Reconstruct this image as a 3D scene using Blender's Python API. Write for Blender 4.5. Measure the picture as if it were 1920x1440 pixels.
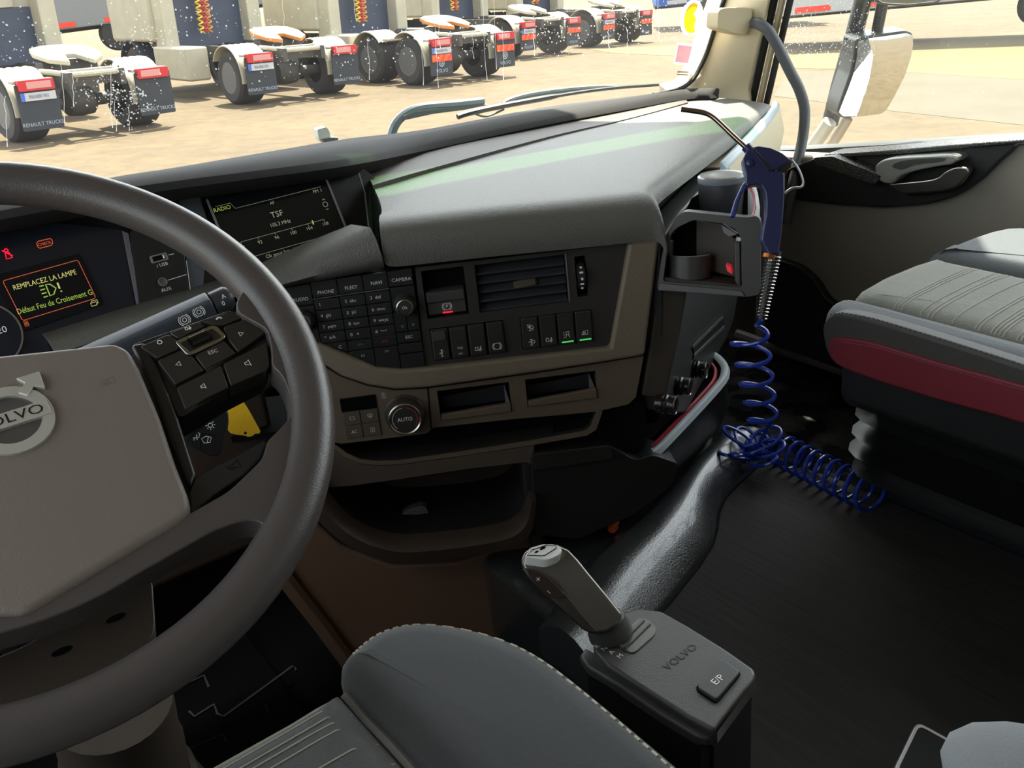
import bpy, bmesh, math, random
from math import sin, cos, tan, pi, radians, atan2, sqrt
from mathutils import Vector, Matrix, noise
random.seed(7)
V = Vector
scn = bpy.context.scene
COL = scn.collection
for o in list(bpy.data.objects): bpy.data.objects.remove(o)

# ------------------------------------------------------------------ camera
F_PX, PITCH, ROLL, YAW = 1800.0, radians(25), radians(6), radians(34)
CAM = V((-.58, 0, .92))
_F = V((sin(YAW)*cos(PITCH), cos(YAW)*cos(PITCH), -sin(PITCH)))
_R0 = V((cos(YAW), -sin(YAW), 0)); _U0 = _R0.cross(_F)
_R = _R0*cos(ROLL) - _U0*sin(ROLL); _U = _R0*sin(ROLL) + _U0*cos(ROLL)
cd = bpy.data.cameras.new('camera'); cam = bpy.data.objects.new('camera', cd); COL.objects.link(cam)
cd.sensor_width = 36; cd.lens = 36*F_PX/1920; cd.clip_start = .02; cd.clip_end = 500
cam.matrix_world = Matrix(((_R.x, _U.x, -_F.x, CAM.x), (_R.y, _U.y, -_F.y, CAM.y), (_R.z, _U.z, -_F.z, CAM.z), (0, 0, 0, 1)))
scn.camera = cam

# ------------------------------------------------------------------ world, sun, exposure
SUN_EL, SUN_AZ = radians(61), radians(41)
w = bpy.data.worlds.new('sky'); scn.world = w; w.use_nodes = True
nt = w.node_tree; nt.nodes.clear()
sky = nt.nodes.new('ShaderNodeTexSky'); sky.sky_type = 'NISHITA'; sky.sun_disc = False
sky.sun_elevation = SUN_EL; sky.sun_rotation = SUN_AZ; sky.air_density = 1.0; sky.dust_density = 1.5; sky.ozone_density = 1.0
bgn = nt.nodes.new('ShaderNodeBackground'); bgn.inputs['Strength'].default_value = .50
wo = nt.nodes.new('ShaderNodeOutputWorld')
hs = nt.nodes.new('ShaderNodeHueSaturation'); hs.inputs['Saturation'].default_value = .22
nt.links.new(sky.outputs[0], hs.inputs['Color']); nt.links.new(hs.outputs[0], bgn.inputs[0]); nt.links.new(bgn.outputs[0], wo.inputs[0])
sd = bpy.data.lights.new('sun', 'SUN'); sd.energy = 12.5; sd.angle = radians(.6); sd.color = (1, .93, .80)
sun = bpy.data.objects.new('sun', sd); COL.objects.link(sun); sun.location = (8, 14, 30)
SD = V((sin(SUN_AZ)*cos(SUN_EL), cos(SUN_AZ)*cos(SUN_EL), sin(SUN_EL)))
sun.rotation_euler = SD.to_track_quat('Z', 'Y').to_euler()
vs = scn.view_settings
vs.view_transform = 'Standard'; vs.look = 'None'; vs.gamma = 1; vs.use_curve_mapping = False
vs.exposure = 0.72
scn.cycles.max_bounces = 10; scn.cycles.diffuse_bounces = 6; scn.cycles.transparent_max_bounces = 16
scn.cycles.use_denoising = True; scn.cycles.sample_clamp_indirect = 6

# ------------------------------------------------------------------ where a point of the place lies
def ray(x, y): return _R*((x-960)/F_PX) + _U*((720-y)/F_PX) + _F
def on(x, y, ax, v):
    d = ray(x, y); return CAM + d*((v-CAM[ax])/d[ax])
def onx(x, y, v): return on(x, y, 0, v)
def ony(x, y, v): return on(x, y, 1, v)
def onz(x, y, v): return on(x, y, 2, v)
def at(x, y, D): return CAM + ray(x, y)*D
class Fr:
    """a flat working frame: origin, u to the right, v up, n towards the viewer"""
    def __init__(s, o, u, n):
        s.o = V(o); s.n = V(n).normalized(); s.u = V(u); s.u = (s.u - s.n*s.u.dot(s.n)).normalized(); s.v = s.n.cross(s.u)
    def p(s, x, y, d=0):
        r = ray(x, y); o = s.o + s.n*d; P = CAM + r*((o-CAM).dot(s.n)/r.dot(s.n))
        q = P - s.o; return (q.dot(s.u), q.dot(s.v))
    def P(s, pts, d=0): return [s.p(x, y, d) for x, y in pts]
    def w(s, u, v, d=0): return s.o + s.u*u + s.v*v + s.n*d
    def px(s, x, y, d=0): u, v = s.p(x, y, d); return s.w(u, v, d)

# ------------------------------------------------------------------ materials
MATS = {}
def lin(c):
    return tuple(((k/255)/12.92 if k/255 <= .04045 else (((k/255)+.055)/1.055)**2.4) for k in c)
def mat(name, rgb=(128, 128, 128), rough=.5, metal=0, bump=0, bscale=200, var=0, vscale=8, spec=.5, emit=None, estr=0, coat=0, sheen=0, stretch=None, rvar=0):
    if name in MATS: return MATS[name]
    m = bpy.data.materials.new(name); m.use_nodes = True; MATS[name] = m
    t = m.node_tree; b = t.nodes['Principled BSDF']
    c = lin(rgb); b.inputs['Base Color'].default_value = (*c, 1)
    b.inputs['Roughness'].default_value = rough; b.inputs['Metallic'].default_value = metal
    b.inputs['Specular IOR Level'].default_value = spec
    if coat: b.inputs['Coat Weight'].default_value = coat; b.inputs['Coat Roughness'].default_value = .1
    if sheen: b.inputs['Sheen Weight'].default_value = sheen; b.inputs['Sheen Roughness'].default_value = .5
    if emit: b.inputs['Emission Color'].default_value = (*lin(emit), 1); b.inputs['Emission Strength'].default_value = estr
    if bump or var or rvar:
        tc = t.nodes.new('ShaderNodeTexCoord'); mp = t.nodes.new('ShaderNodeMapping')
        t.links.new(tc.outputs['Object'], mp.inputs[0])
        if stretch: mp.inputs['Scale'].default_value = stretch
    if bump:
        n = t.nodes.new('ShaderNodeTexNoise'); n.inputs['Scale'].default_value = bscale; n.inputs['Detail'].default_value = 3
        bp = t.nodes.new('ShaderNodeBump'); bp.inputs['Strength'].default_value = bump; bp.inputs['Distance'].default_value = .002
        t.links.new(mp.outputs[0], n.inputs['Vector']); t.links.new(n.outputs['Fac'], bp.inputs['Height']); t.links.new(bp.outputs[0], b.inputs['Normal'])
    if var or rvar:
        n2 = t.nodes.new('ShaderNodeTexNoise'); n2.inputs['Scale'].default_value = vscale; n2.inputs['Detail'].default_value = 5
        t.links.new(mp.outputs[0], n2.inputs['Vector'])
    if var:
        rp = t.nodes.new('ShaderNodeValToRGB')
        rp.color_ramp.elements[0].position = .3; rp.color_ramp.elements[1].position = .7
        rp.color_ramp.elements[0].color = (*[k*(1-var) for k in c], 1); rp.color_ramp.elements[1].color = (*[min(1, k*(1+var)) for k in c], 1)
        t.links.new(n2.outputs['Fac'], rp.inputs[0]); t.links.new(rp.outputs[0], b.inputs['Base Color'])
    if rvar:
        mr = t.nodes.new('ShaderNodeMapRange'); mr.inputs['To Min'].default_value = max(0, rough-rvar); mr.inputs['To Max'].default_value = min(1, rough+rvar)
        mr.inputs['From Min'].default_value = .35; mr.inputs['From Max'].default_value = .65
        t.links.new(n2.outputs['Fac'], mr.inputs[0]); t.links.new(mr.outputs[0], b.inputs['Roughness'])
    return m
def glassmat(name, tint=(1, 1, 1), refl=.06, haze=0.0, hazec=(.9, .9, .88)):
    if name in MATS: return MATS[name]
    m = bpy.data.materials.new(name); m.use_nodes = True; MATS[name] = m
    t = m.node_tree; t.nodes.clear()
    o = t.nodes.new('ShaderNodeOutputMaterial'); tr = t.nodes.new('ShaderNodeBsdfTransparent'); tr.inputs[0].default_value = (*tint, 1)
    gl = t.nodes.new('ShaderNodeBsdfGlossy'); gl.inputs['Roughness'].default_value = .02
    fr = t.nodes.new('ShaderNodeLayerWeight'); fr.inputs[0].default_value = .5; pw = t.nodes.new('ShaderNodeMath'); pw.operation = 'POWER'; pw.inputs[1].default_value = 5
    mx = t.nodes.new('ShaderNodeMixShader')
    mul = t.nodes.new('ShaderNodeMath'); mul.operation = 'MULTIPLY_ADD'; mul.inputs[1].default_value = .6; mul.inputs[2].default_value = refl
    mul.use_clamp = True
    t.links.new(fr.outputs['Facing'], pw.inputs[0]); t.links.new(pw.outputs[0], mul.inputs[0]); t.links.new(mul.outputs[0], mx.inputs[0]); t.links.new(tr.outputs[0], mx.inputs[1]); t.links.new(gl.outputs[0], mx.inputs[2])
    last = mx
    if haze:
        tl = t.nodes.new('ShaderNodeBsdfTranslucent'); tl.inputs[0].default_value = (*hazec, 1)
        m2 = t.nodes.new('ShaderNodeMixShader'); m2.inputs[0].default_value = haze
        t.links.new(mx.outputs[0], m2.inputs[1]); t.links.new(tl.outputs[0], m2.inputs[2]); last = m2
    t.links.new(last.outputs[0], o.inputs[0]); return m

def thinmat(name, rgb, t=.6):
    """paper or film that lets daylight through"""
    if name in MATS: return MATS[name]
    m = bpy.data.materials.new(name); m.use_nodes = True; MATS[name] = m
    n = m.node_tree; n.nodes.clear(); o = n.nodes.new('ShaderNodeOutputMaterial')
    a = n.nodes.new('ShaderNodeBsdfTranslucent'); b = n.nodes.new('ShaderNodeBsdfDiffuse'); mx = n.nodes.new('ShaderNodeMixShader')
    for q in (a, b): q.inputs[0].default_value = (*lin(rgb), 1)
    mx.inputs[0].default_value = 1-t
    n.links.new(a.outputs[0], mx.inputs[1]); n.links.new(b.outputs[0], mx.inputs[2]); n.links.new(mx.outputs[0], o.inputs[0]); return m
# ------------------------------------------------------------------ objects
ORG = {}
def tag(o, label=None, cat=None, group=None, kind=None):
    if label: o['label'] = label
    if cat: o['category'] = cat
    if group: o['group'] = group
    if kind: o['kind'] = kind
    return o
def thing(name, loc, label, cat, group=None, kind=None, rotz=0, local=False):
    o = bpy.data.objects.new(name, None); COL.objects.link(o); o.location = loc; o.rotation_euler = (0, 0, rotz)
    o.empty_display_size = .05
    ORG[o.name] = V((0, 0, 0)) if local else V(loc)
    return tag(o, label, cat, group, kind)
def obj(name, bm, m, parent=None, bev=0, seg=2, ang=35, smooth=True, sub=0, loc=None, label=None):
    me = bpy.data.meshes.new(name)
    bmesh.ops.recalc_face_normals(bm, faces=bm.faces)
    org = ORG[parent.name] if parent else V(loc if loc else (0, 0, 0))
    if org.length: bmesh.ops.translate(bm, verts=bm.verts, vec=-org)
    bm.to_mesh(me); bm.free()
    for mm in (m if isinstance(m, (list, tuple)) else [m]): me.materials.append(mm)
    if smooth:
        me.shade_smooth()
        if not bev and not sub: me.set_sharp_from_angle(angle=radians(ang))
    o = bpy.data.objects.new(name, me); COL.objects.link(o)
    if parent: o.parent = parent; ORG[o.name] = org
    else: o.location = org; ORG[o.name] = org
    if bev:
        b = o.modifiers.new('bevel', 'BEVEL'); b.width = bev; b.segments = seg; b.limit_method = 'ANGLE'; b.angle_limit = radians(30); b.harden_normals = True
    if sub:
        s = o.modifiers.new('sub', 'SUBSURF'); s.levels = sub; s.render_levels = sub
    if label: o['label'] = label
    return o
def struct(name, bm, m, label=None, **k):
    o = obj(name, bm, m, **k); o['kind'] = 'structure'
    if label: o['label'] = label
    return o

def nb(): return bmesh.new()
def box(bm, c, s, rot=None):
    c = V(c); M = rot if rot else Matrix.Identity(3)
    vs_ = [bm.verts.new(c + M @ V((s[0]/2*i, s[1]/2*j, s[2]/2*k))) for i in (-1, 1) for j in (-1, 1) for k in (-1, 1)]
    for f in ((0, 1, 3, 2), (4, 6, 7, 5), (0, 4, 5, 1), (2, 3, 7, 6), (0, 2, 6, 4), (1, 5, 7, 3)): bm.faces.new([vs_[i] for i in f])
    return vs_
def hexa(bm, b, t):
    """solid between a bottom and a top quad"""
    return loft(bm, [b, t], True, True)
def loft(bm, secs, closed=True, cap=True, loop=False):
    rows = [[bm.verts.new(V(p)) for p in s] for s in secs]
    n = len(rows[0]); R = len(rows)
    for i in range(R if loop else R-1):
        a, b = rows[i], rows[(i+1) % R]
        for j in range(n if closed else n-1):
            k = (j+1) % n
            try: bm.faces.new((a[j], a[k], b[k], b[j]))
            except ValueError: pass
    if cap and closed and not loop:
        bm.faces.new(rows[0][::-1]); bm.faces.new(rows[-1])
    return rows
def spline(pts, n=8, closed=False):
    pts = [V(p) for p in pts]; out = []; N = len(pts)
    for i in range(N if closed else N-1):
        if closed: p0, p1, p2, p3 = pts[(i-1) % N], pts[i], pts[(i+1) % N], pts[(i+2) % N]
        else: p0, p1, p2, p3 = pts[max(i-1, 0)], pts[i], pts[i+1], pts[min(i+2, N-1)]
        for k in range(n):
            t = k/n
            out.append(.5*((2*p1) + (p2-p0)*t + (2*p0-5*p1+4*p2-p3)*t*t + (3*p1-p0-3*p2+p3)*t**3))
    if not closed: out.append(pts[-1])
    return out
def sp2(pts, n=6, closed=True): return [(p.x, p.y) for p in spline([V((a, b, 0)) for a, b in pts], n, closed)]
def tube(bm, pts, r, seg=10, closed=False, cap=True, sec=None, up=None):
    pts = [V(p) for p in pts]; N = len(pts)
    rr = r if isinstance(r, (list, tuple)) else [r]*N
    tg = []
    for i in range(N):
        a = pts[(i-1) % N] if (closed or i) else pts[0]; b = pts[(i+1) % N] if (closed or i < N-1) else pts[-1]
        tg.append((b-a).normalized())
    x = up if up else (V((0, 0, 1)) if abs(tg[0].z) < .9 else V((1, 0, 0)))
    secs = []
    for i in range(N):
        x = (x - tg[i]*x.dot(tg[i])).normalized(); y = tg[i].cross(x)
        if sec: secs.append([pts[i] + x*(a*rr[i]) + y*(b*rr[i]) for a, b in sec])
        else: secs.append([pts[i] + (x*cos(2*pi*k/seg) + y*sin(2*pi*k/seg))*rr[i] for k in range(seg)])
    loft(bm, secs, True, cap and not closed, closed)
def lathe(bm, prof, o, axis, seg=24, cap=True, u=None):
    a = V(axis).normalized(); x = u if u else a.orthogonal(); x = (x - a*x.dot(a)).normalized(); y = a.cross(x); o = V(o)
    loft(bm, [[o + a*z + (x*cos(2*pi*k/seg) + y*sin(2*pi*k/seg))*max(r, 1e-5) for k in range(seg)] for r, z in prof], True, cap)
def rnd(poly, r, n=3):
    """round the corners of a flat polygon"""
    out = []; N = len(poly)
    for i in range(N):
        p = V((*poly[i], 0)); a = V((*poly[i-1], 0)); b = V((*poly[(i+1) % N], 0))
        da, db = a-p, b-p; ra = min(r, da.length*.45); rb = min(r, db.length*.45); A = p+da.normalized()*ra; B = p+db.normalized()*rb
        for k in range(n+1):
            t = k/n; q = A*(1-t)**2 + p*2*t*(1-t) + B*t*t; out.append((q.x, q.y))
    return out
def rect(u0, v0, u1, v1): return [(u0, v0), (u1, v0), (u1, v1), (u0, v1)]
def circ(u, v, r, n=24, r2=None, a0=0): return [(u+r*cos(2*pi*k/n+a0), v+(r2 or r)*sin(2*pi*k/n+a0)) for k in range(n)]
def prism(bm, fr, poly, d0, d1, holes=(), scale_back=1.0):
    loops = [poly] + list(holes)
    if not holes:
        f = [bm.verts.new(fr.w(u, v, d1)) for u, v in poly]; b = [bm.verts.new(fr.w(u, v, d0)) for u, v in poly]
        bm.faces.new(f); bm.faces.new(b[::-1])
        for i in range(len(f)): bm.faces.new((f[i], b[i], b[(i+1) % len(f)], f[(i+1) % len(f)]))
        return
    fe, be = [], []
    for L in loops:
        f = [bm.verts.new(fr.w(u, v, d1)) for u, v in L]; b = [bm.verts.new(fr.w(u, v, d0)) for u, v in L]
        for i in range(len(f)):
            j = (i+1) % len(f); bm.faces.new((f[i], b[i], b[j], f[j]))
            fe.append(bm.edges.get((f[i], f[j]))); be.append(bm.edges.get((b[i], b[j])))
    bmesh.ops.triangle_fill(bm, use_beauty=True, edges=fe, normal=fr.n); bmesh.ops.triangle_fill(bm, use_beauty=True, edges=be, normal=-fr.n)
def part(name, fr, poly, d0, d1, m, parent, bev=.0008, holes=(), seg=2, **k):
    bm = nb(); prism(bm, fr, poly, d0, d1, holes); return obj(name, bm, m, parent, bev=0 if holes else bev, seg=seg, **k)
def strip(bm, fr, pts, wd, d, th=.0003, closed=False):
    """flat ribbon in a frame"""
    N = len(pts); P2 = [V((a, b)) for a, b in pts]; L, R_ = [], []
    for i in range(N):
        a = P2[(i-1) % N] if (closed or i) else P2[0]; b = P2[(i+1) % N] if (closed or i < N-1) else P2[-1]
        t = (b-a); t = t.normalized() if t.length else V((1, 0)); nn = V((-t.y, t.x))
        L.append(P2[i]+nn*wd/2); R_.append(P2[i]-nn*wd/2)
    secs = [[fr.w(L[i].x, L[i].y, d+th), fr.w(R_[i].x, R_[i].y, d+th), fr.w(R_[i].x, R_[i].y, d), fr.w(L[i].x, L[i].y, d)] for i in range(N)]
    loft(bm, secs, True, not closed, closed)
def lines(name, fr, pls, wd, d, m, parent, th=.0003, **k):
    bm = nb()
    for pl in pls:
        cl = len(pl) > 2 and pl[0] == pl[-1]
        strip(bm, fr, pl[:-1] if cl else pl, wd, d, th, cl)
    return obj(name, bm, m, parent, smooth=False, **k)
def text(s, fr, uv, h, m, parent, d=.0005, name='lettering', rot=0, sx=1.0, th=.0002, align='CENTER', loc=None):
    cu = bpy.data.curves.new('t', 'FONT'); cu.body = s; cu.size = 1; cu.align_x = align; cu.align_y = 'CENTER'; cu.extrude = 0
    cu.resolution_u = 2
    to = bpy.data.objects.new('t', cu); COL.objects.link(to)
    me = bpy.data.meshes.new_from_object(to.evaluated_get(bpy.context.evaluated_depsgraph_get()))
    bpy.data.objects.remove(to); bpy.data.curves.remove(cu)
    bm = nb(); bm.from_mesh(me); bpy.data.meshes.remove(me)
    sc = h/.70; cr, sr = cos(rot), sin(rot)
    for vt in bm.verts:
        a, b = vt.co.x*sc*sx, vt.co.y*sc
        vt.co = fr.w(uv[0]+a*cr-b*sr, uv[1]+a*sr+b*cr, d+th)
    return obj(name, bm, m, parent, smooth=False, loc=loc)
# ------------------------------------------------------------------ palette
M_pad = mat('dash_pad_grey', (92, 90, 85), .5, bump=.6, bscale=520)
M_band = mat('dash_band_taupe', (118, 105, 90), .55, bump=.3, bscale=420)
M_fascia = mat('fascia_charcoal', (50, 47, 45), .42, bump=.12, bscale=500)
M_low = mat('lower_taupe', (98, 84, 71), .5, bump=.2, bscale=420)
M_kick = mat('kick_panel_brown', (104, 78, 62), .55, bump=.15, bscale=300, var=.12, vscale=6)
M_black = mat('black_plastic', (22, 22, 23), .45, bump=.1, bscale=500)
M_cav = mat('cavity_black', (10, 10, 10), .8, spec=.1)
M_key = mat('key_black', (34, 33, 34), .38, bump=.05, bscale=600)
M_gloss = mat('gloss_black', (14, 15, 17), .12)
M_cowl = mat('cowl_black', (40, 38, 39), .75, bump=.15, bscale=500, spec=.2)
M_white = mat('print_white', (245, 245, 240), .5)
M_grey = mat('print_grey', (222, 218, 206), .5)
M_rubber = mat('rubber_black', (26, 27, 29), .6)
M_cream = mat('pillar_cream', (206, 192, 160), .6, bump=.08, bscale=400)
M_alu = mat('alu', (190, 190, 186), .3, metal=.9)
M_chrome = mat('chrome', (215, 215, 212), .12, metal=1)
M_satin = mat('satin_chrome', (176, 174, 168), .28, metal=1)
M_seatdark = mat('seat_cloth_charcoal', (31, 31, 31), .9, bump=.3, bscale=2000, var=.08, vscale=200, sheen=.3)
M_seatins = mat('seat_insert_grey', (40, 41, 37), .95, bump=.35, bscale=1600, var=.1, vscale=160, sheen=.3)
M_stitch = mat('stitch_thread', (205, 198, 178), .8)
M_grn_e = mat('lcd_green', (150, 175, 70), .5, emit=(170, 190, 80), estr=.28)
M_wht_e = mat('lcd_pale', (180, 178, 150), .5, emit=(190, 185, 150), estr=.10)
M_ora_e = mat('lcd_orange', (190, 90, 60), .5, emit=(220, 95, 60), estr=.35)
M_yel_e = mat('lcd_yellow', (200, 190, 110), .5, emit=(205, 200, 120), estr=.3)
M_red_e = mat('led_red', (200, 20, 40), .5, emit=(235, 20, 50), estr=1.0)
M_gled = mat('led_green', (60, 170, 80), .5, emit=(70, 190, 90), estr=.6)
M_line = mat('edge_grey', (120, 118, 116), .35)

# ------------------------------------------------------------------ outside ground
GZ, GS = -1.17, .065   # the yard falls gently to the right
def ground_mat():
    m = mat('yard_sand', (83, 68, 43), .95, var=.14, vscale=.55, bump=.3, bscale=6)
    t = m.node_tree; b = t.nodes['Principled BSDF']
    # finer speckle over the broad patches
    old = b.inputs['Base Color'].links[0].from_socket
    tc = t.nodes.new('ShaderNodeTexCoord'); n = t.nodes.new('ShaderNodeTexNoise'); n.inputs['Scale'].default_value = 3.2; n.inputs['Detail'].default_value = 12; n.inputs['Roughness'].default_value = .7
    mx = t.nodes.new('ShaderNodeMixRGB'); mx.blend_type = 'MULTIPLY'; mx.inputs[0].default_value = .9
    rp = t.nodes.new('ShaderNodeValToRGB'); rp.color_ramp.elements[0].position = .38; rp.color_ramp.elements[0].color = (.66, .64, .60, 1); rp.color_ramp.elements[1].position = .62
    t.links.new(tc.outputs['Object'], n.inputs['Vector']); t.links.new(n.outputs['Fac'], rp.inputs[0]); t.links.new(old, mx.inputs[1]); t.links.new(rp.outputs[0], mx.inputs[2]); t.links.new(mx.outputs[0], b.inputs['Base Color'])
    return m
M_ground = ground_mat()
FG = Fr((0, 0, GZ), (1, 0, -GS), (GS, 0, 1))
bm = nb(); prism(bm, FG, rect(-70, -70, 90, 100), -.6, 0); struct('ground', bm, M_ground, 'pale sandy gravel yard outside the cab', smooth=False)
M_grey_road = mat('yard_grey_lane', (76, 68, 53), .95, var=.1, vscale=.8)
M_pale_road = mat('yard_pale_lane', (94, 81, 50), .95, var=.06, vscale=.8)
# lanes of a different surfacing across the yard on the right
bm = nb(); prism(bm, FG, FG.P([(1480, 135), (1640, 132), (1920, 150), (1920, 235), (1640, 205), (1450, 180)]), -.2, .004); struct('paving_lane', bm, M_grey_road, 'greyer worn lane crossing the sandy yard', smooth=False)
bm = nb(); prism(bm, FG, FG.P([(1100, 92), (1330, 84), (1480, 104), (1920, 60), (1920, 150), (1640, 132), (1480, 128), (1330, 108), (1150, 100)]), -.2, .006); struct('paving_strip', bm, M_pale_road, 'pale yellow concrete strip crossing the yard', smooth=False)

# ------------------------------------------------------------------ cab shell
M_head = mat('headlining', (176, 168, 150), .9, bump=.2, bscale=300)
M_wallc = mat('cab_wall_grey', (120, 114, 106), .8, bump=.2, bscale=300)
M_floor = mat('floor_rubber', (10, 10, 10), .7, bump=.3, bscale=90, spec=.05)
M_ext = mat('cab_paint_white', (225, 225, 222), .3)
bm = nb(); box(bm, (0, .45, -.02), (2.06, 2.1, .04)); struct('floor', bm, M_floor, 'black wet rubber footwell floor', smooth=False)
bm = nb(); box(bm, (0, .30, 1.93), (2.2, 2.05, .06)); struct('ceiling', bm, M_head, 'beige cab headlining')
bm = nb(); box(bm, (0, -.62, .93), (2.12, .06, 1.96)); struct('wall_back', bm, M_head, 'beige rear wall of the cab')
def side(sx, name, lab):
    FS = Fr((1.05*sx, 0, 0), (0, -1*sx, 0), (-sx, 0, 0))
    def q(y, z): return (-y*sx, z)
    out = [q(-.6, -.05), q(1.58, -.05), q(1.58, .46), q(1.42, 1.62), q(1.40, 1.9), q(-.6, 1.9)]
    hole = [q(.02, .60), q(.74, .545), q(1.10, .49), q(1.30, .46), q(1.47, .44), q(1.42, .66), q(1.35, 1.0), q(1.22, 1.55), q(.02, 1.55)]
    if sx < 0: out.reverse(); hole.reverse()
    bm = nb(); prism(bm, FS, out, -.05, 0, [hole])
    struct(name, bm, [mat('side_wall_black', (30, 30, 30), .6) if sx > 0 else M_wallc], lab, smooth=False)
side(1, 'wall_right', 'grey cab side wall around the passenger window'); side(-1, 'wall_left', 'grey cab side wall around the driver window')
bm = nb(); box(bm, (0, 1.56, .24), (2.06, .05, .66)); struct('wall_front', bm, M_black, 'black bulkhead below the windscreen')
# white outside skin of the cab, below the passenger window (seen in the mirror)
bm = nb(); box(bm, (1.13, .35, -.25), (.05, 2.2, 1.35)); struct('wall_outer_right', bm, M_ext, 'white painted outer skin of the cab door', bev=.02)
# header over the windscreen and the outside sun visor (dark with a green see-through front edge)
def wy(x): return 1.492 - .055*x*x - .05*max(0, abs(x)-.80)**2*25
WT = 1.60
def wtop(x): return wy(x) - .20
bm = nb()
loft(bm, [[(x, wtop(x)-.12, WT-.02), (x, wtop(x)+.03, WT-.04), (x, wtop(x)+.02, 1.9), (x, wtop(x)-.12, 1.9)] for x in [-1.04+.104*i*2 for i in range(11)]])
struct('trim_1', bm, M_head, 'beige header panel above the windscreen')
VY = 1.56
bm = nb(); loft(bm, [[(x, wtop(x), WT+.10), (x, VY-.06*x*x, WT+.04), (x, VY-.06*x*x, WT+.06), (x, wtop(x), WT+.14)] for x in [-1.1+.22*i for i in range(11)]])
struct('trim_2', bm, mat('visor_black', (22, 24, 24), .3), 'dark outside sun visor above the windscreen')
bm = nb(); loft(bm, [[(x, VY-.06*x*x, WT+.052), (x, VY+.09-.06*x*x, WT+.022), (x, VY+.09-.06*x*x, WT+.026), (x, VY-.06*x*x, WT+.056)] for x in [.34+.0845*i for i in range(10)]])
struct_green = bm
struct('trim_3', bm, glassmat('visor_green', (.27, .46, .25), .03), 'green see-through front edge of the outside sun visor')

bm = nb(); loft(bm, [[(x, VY+.09-.06*x*x, WT+.015), (x, VY+.09+.38*k-.06*x*x, WT+.015), (x, VY+.09+.38*k-.06*x*x, WT+.05), (x, VY+.09-.06*x*x, WT+.05)] for x, k in [(.339, 1), (.5, 1), (.70, .9), (.85, .55), (.95, .2), (1.0, .02)]])  # added opaque bar, out of view, blocks sun on the dash near the windscreen
struct('trim_11', bm, MATS['visor_black'], 'added dark bar ahead of the sun visor that keeps sun off the dash')
bm = nb(); loft(bm, [[(x, VY-.06*x*x, WT+.015), (x, VY+.47-.06*x*x, WT+.015), (x, VY+.47-.06*x*x, WT+.05), (x, VY-.06*x*x, WT+.05)] for x in (-1.1, -.7, -.3, .1, .339)])  # unseen opaque sheet added to stop sun on the left dash and cowl
struct('trim_12', bm, MATS['visor_black'], 'added dark sheet ahead of the left visor that keeps sun off the cowl')
# windscreen
G_ws = glassmat('windscreen_glass', (.93, .97, .93), .012, haze=.012)
XS = [-.98+.07*i for i in range(29)]
def wsp(x, z):
    t = (z-.56)/(WT-.56); y = wy(x) + .02 - .20*t; return V((x, y, z))
bm = nb(); loft(bm, [[wsp(x, z) for z in (.56, .8, 1.05, 1.3, WT)] for x in XS], False, False)
struct('window_1', bm, G_ws, 'large windscreen with rain drops and dried water runs')
# right pillar, built upwards row by row
rows_ = [((1262, 170), (1404, 186)), ((1292, 163), (1402, 165)), ((1308, 140), (1408, 140)), ((1322, 108), (1414, 110)), ((1340, 55), (1427, 55)), ((1358, 0), (1440, 0))]
secs = []
for l, r in rows_:
    A = ony(*l, 1.40); B = onx(*r, .955); z = (A.z+B.z)/2
    m_ = A.lerp(B, .55) + V((-.012, -.006, 0))
    secs.append([A, A.lerp(B, .25)+V((-.006, -.004, 0)), m_, B+V((-.004, -.002, 0)), B+V((.02, .01, 0)), B+V((.055, .06, 0)), A+V((.05, .09, 0)), A+V((0, .02, 0))])
d_ = [b-a for a, b in zip(secs[-2], secs[-1])]
k_ = (1.62-secs[-1][0].z)/max(1e-3, d_[0].z)
secs.append([p+q*k_ for p, q in zip(secs[-1], d_)])
secs.insert(0, [p+V((.0, 0, -.08)) for p in secs[0]])
bm = nb(); loft(bm, secs); struct('trim_4', bm, M_cream, 'cream plastic trim of the right windscreen pillar', ang=50)
# left pillar
bm = nb(); loft(bm, [[(-.90, 1.40, .5), (-.96, 1.30, .5), (-1.03, 1.34, .5), (-1.0, 1.5, .5)], [(-.90, 1.2, 1.62), (-.96, 1.12, 1.62), (-1.03, 1.16, 1.62), (-1.0, 1.3, 1.62)]]); struct('trim_5', bm, M_cream, 'cream plastic trim of the left windscreen pillar')
# black edge seal of the windscreen on the pillar
pts = [ony(*p, 1.396) for p in [(1225, 178), (1258, 171), (1282, 163), (1300, 148), (1314, 124), (1327, 94), (1341, 50), (1357, 0)]]
pts = spline(pts, 5); pts.append(pts[-1]+(pts[-1]-pts[-2])*28)
bm = nb(); tube(bm, pts, .0045, 8); struct('trim_6', bm, M_rubber, 'black rubber seal along the windscreen edge')
# door frame seals
for i, (a, b, r, m_, lab) in enumerate([((1452, 0), (1411, 190), .0075, M_rubber, 'inner black door seal beside the pillar'), ((1467, 0), (1425, 190), .0065, M_cream, 'pale door frame strip between two black seals'), ((1482, 0), (1438, 190), .0065, M_rubber, 'outer black door seal next to the passenger window')]):
    A = onx(*a, .985+.004*i); B = onx(*b, .985+.004*i); d = A-B
    bm = nb(); tube(bm, [B-d*.8, B, A, A+d*4.2], r, 8); struct('trim_%d' % (7+i), bm, m_, lab)

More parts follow.
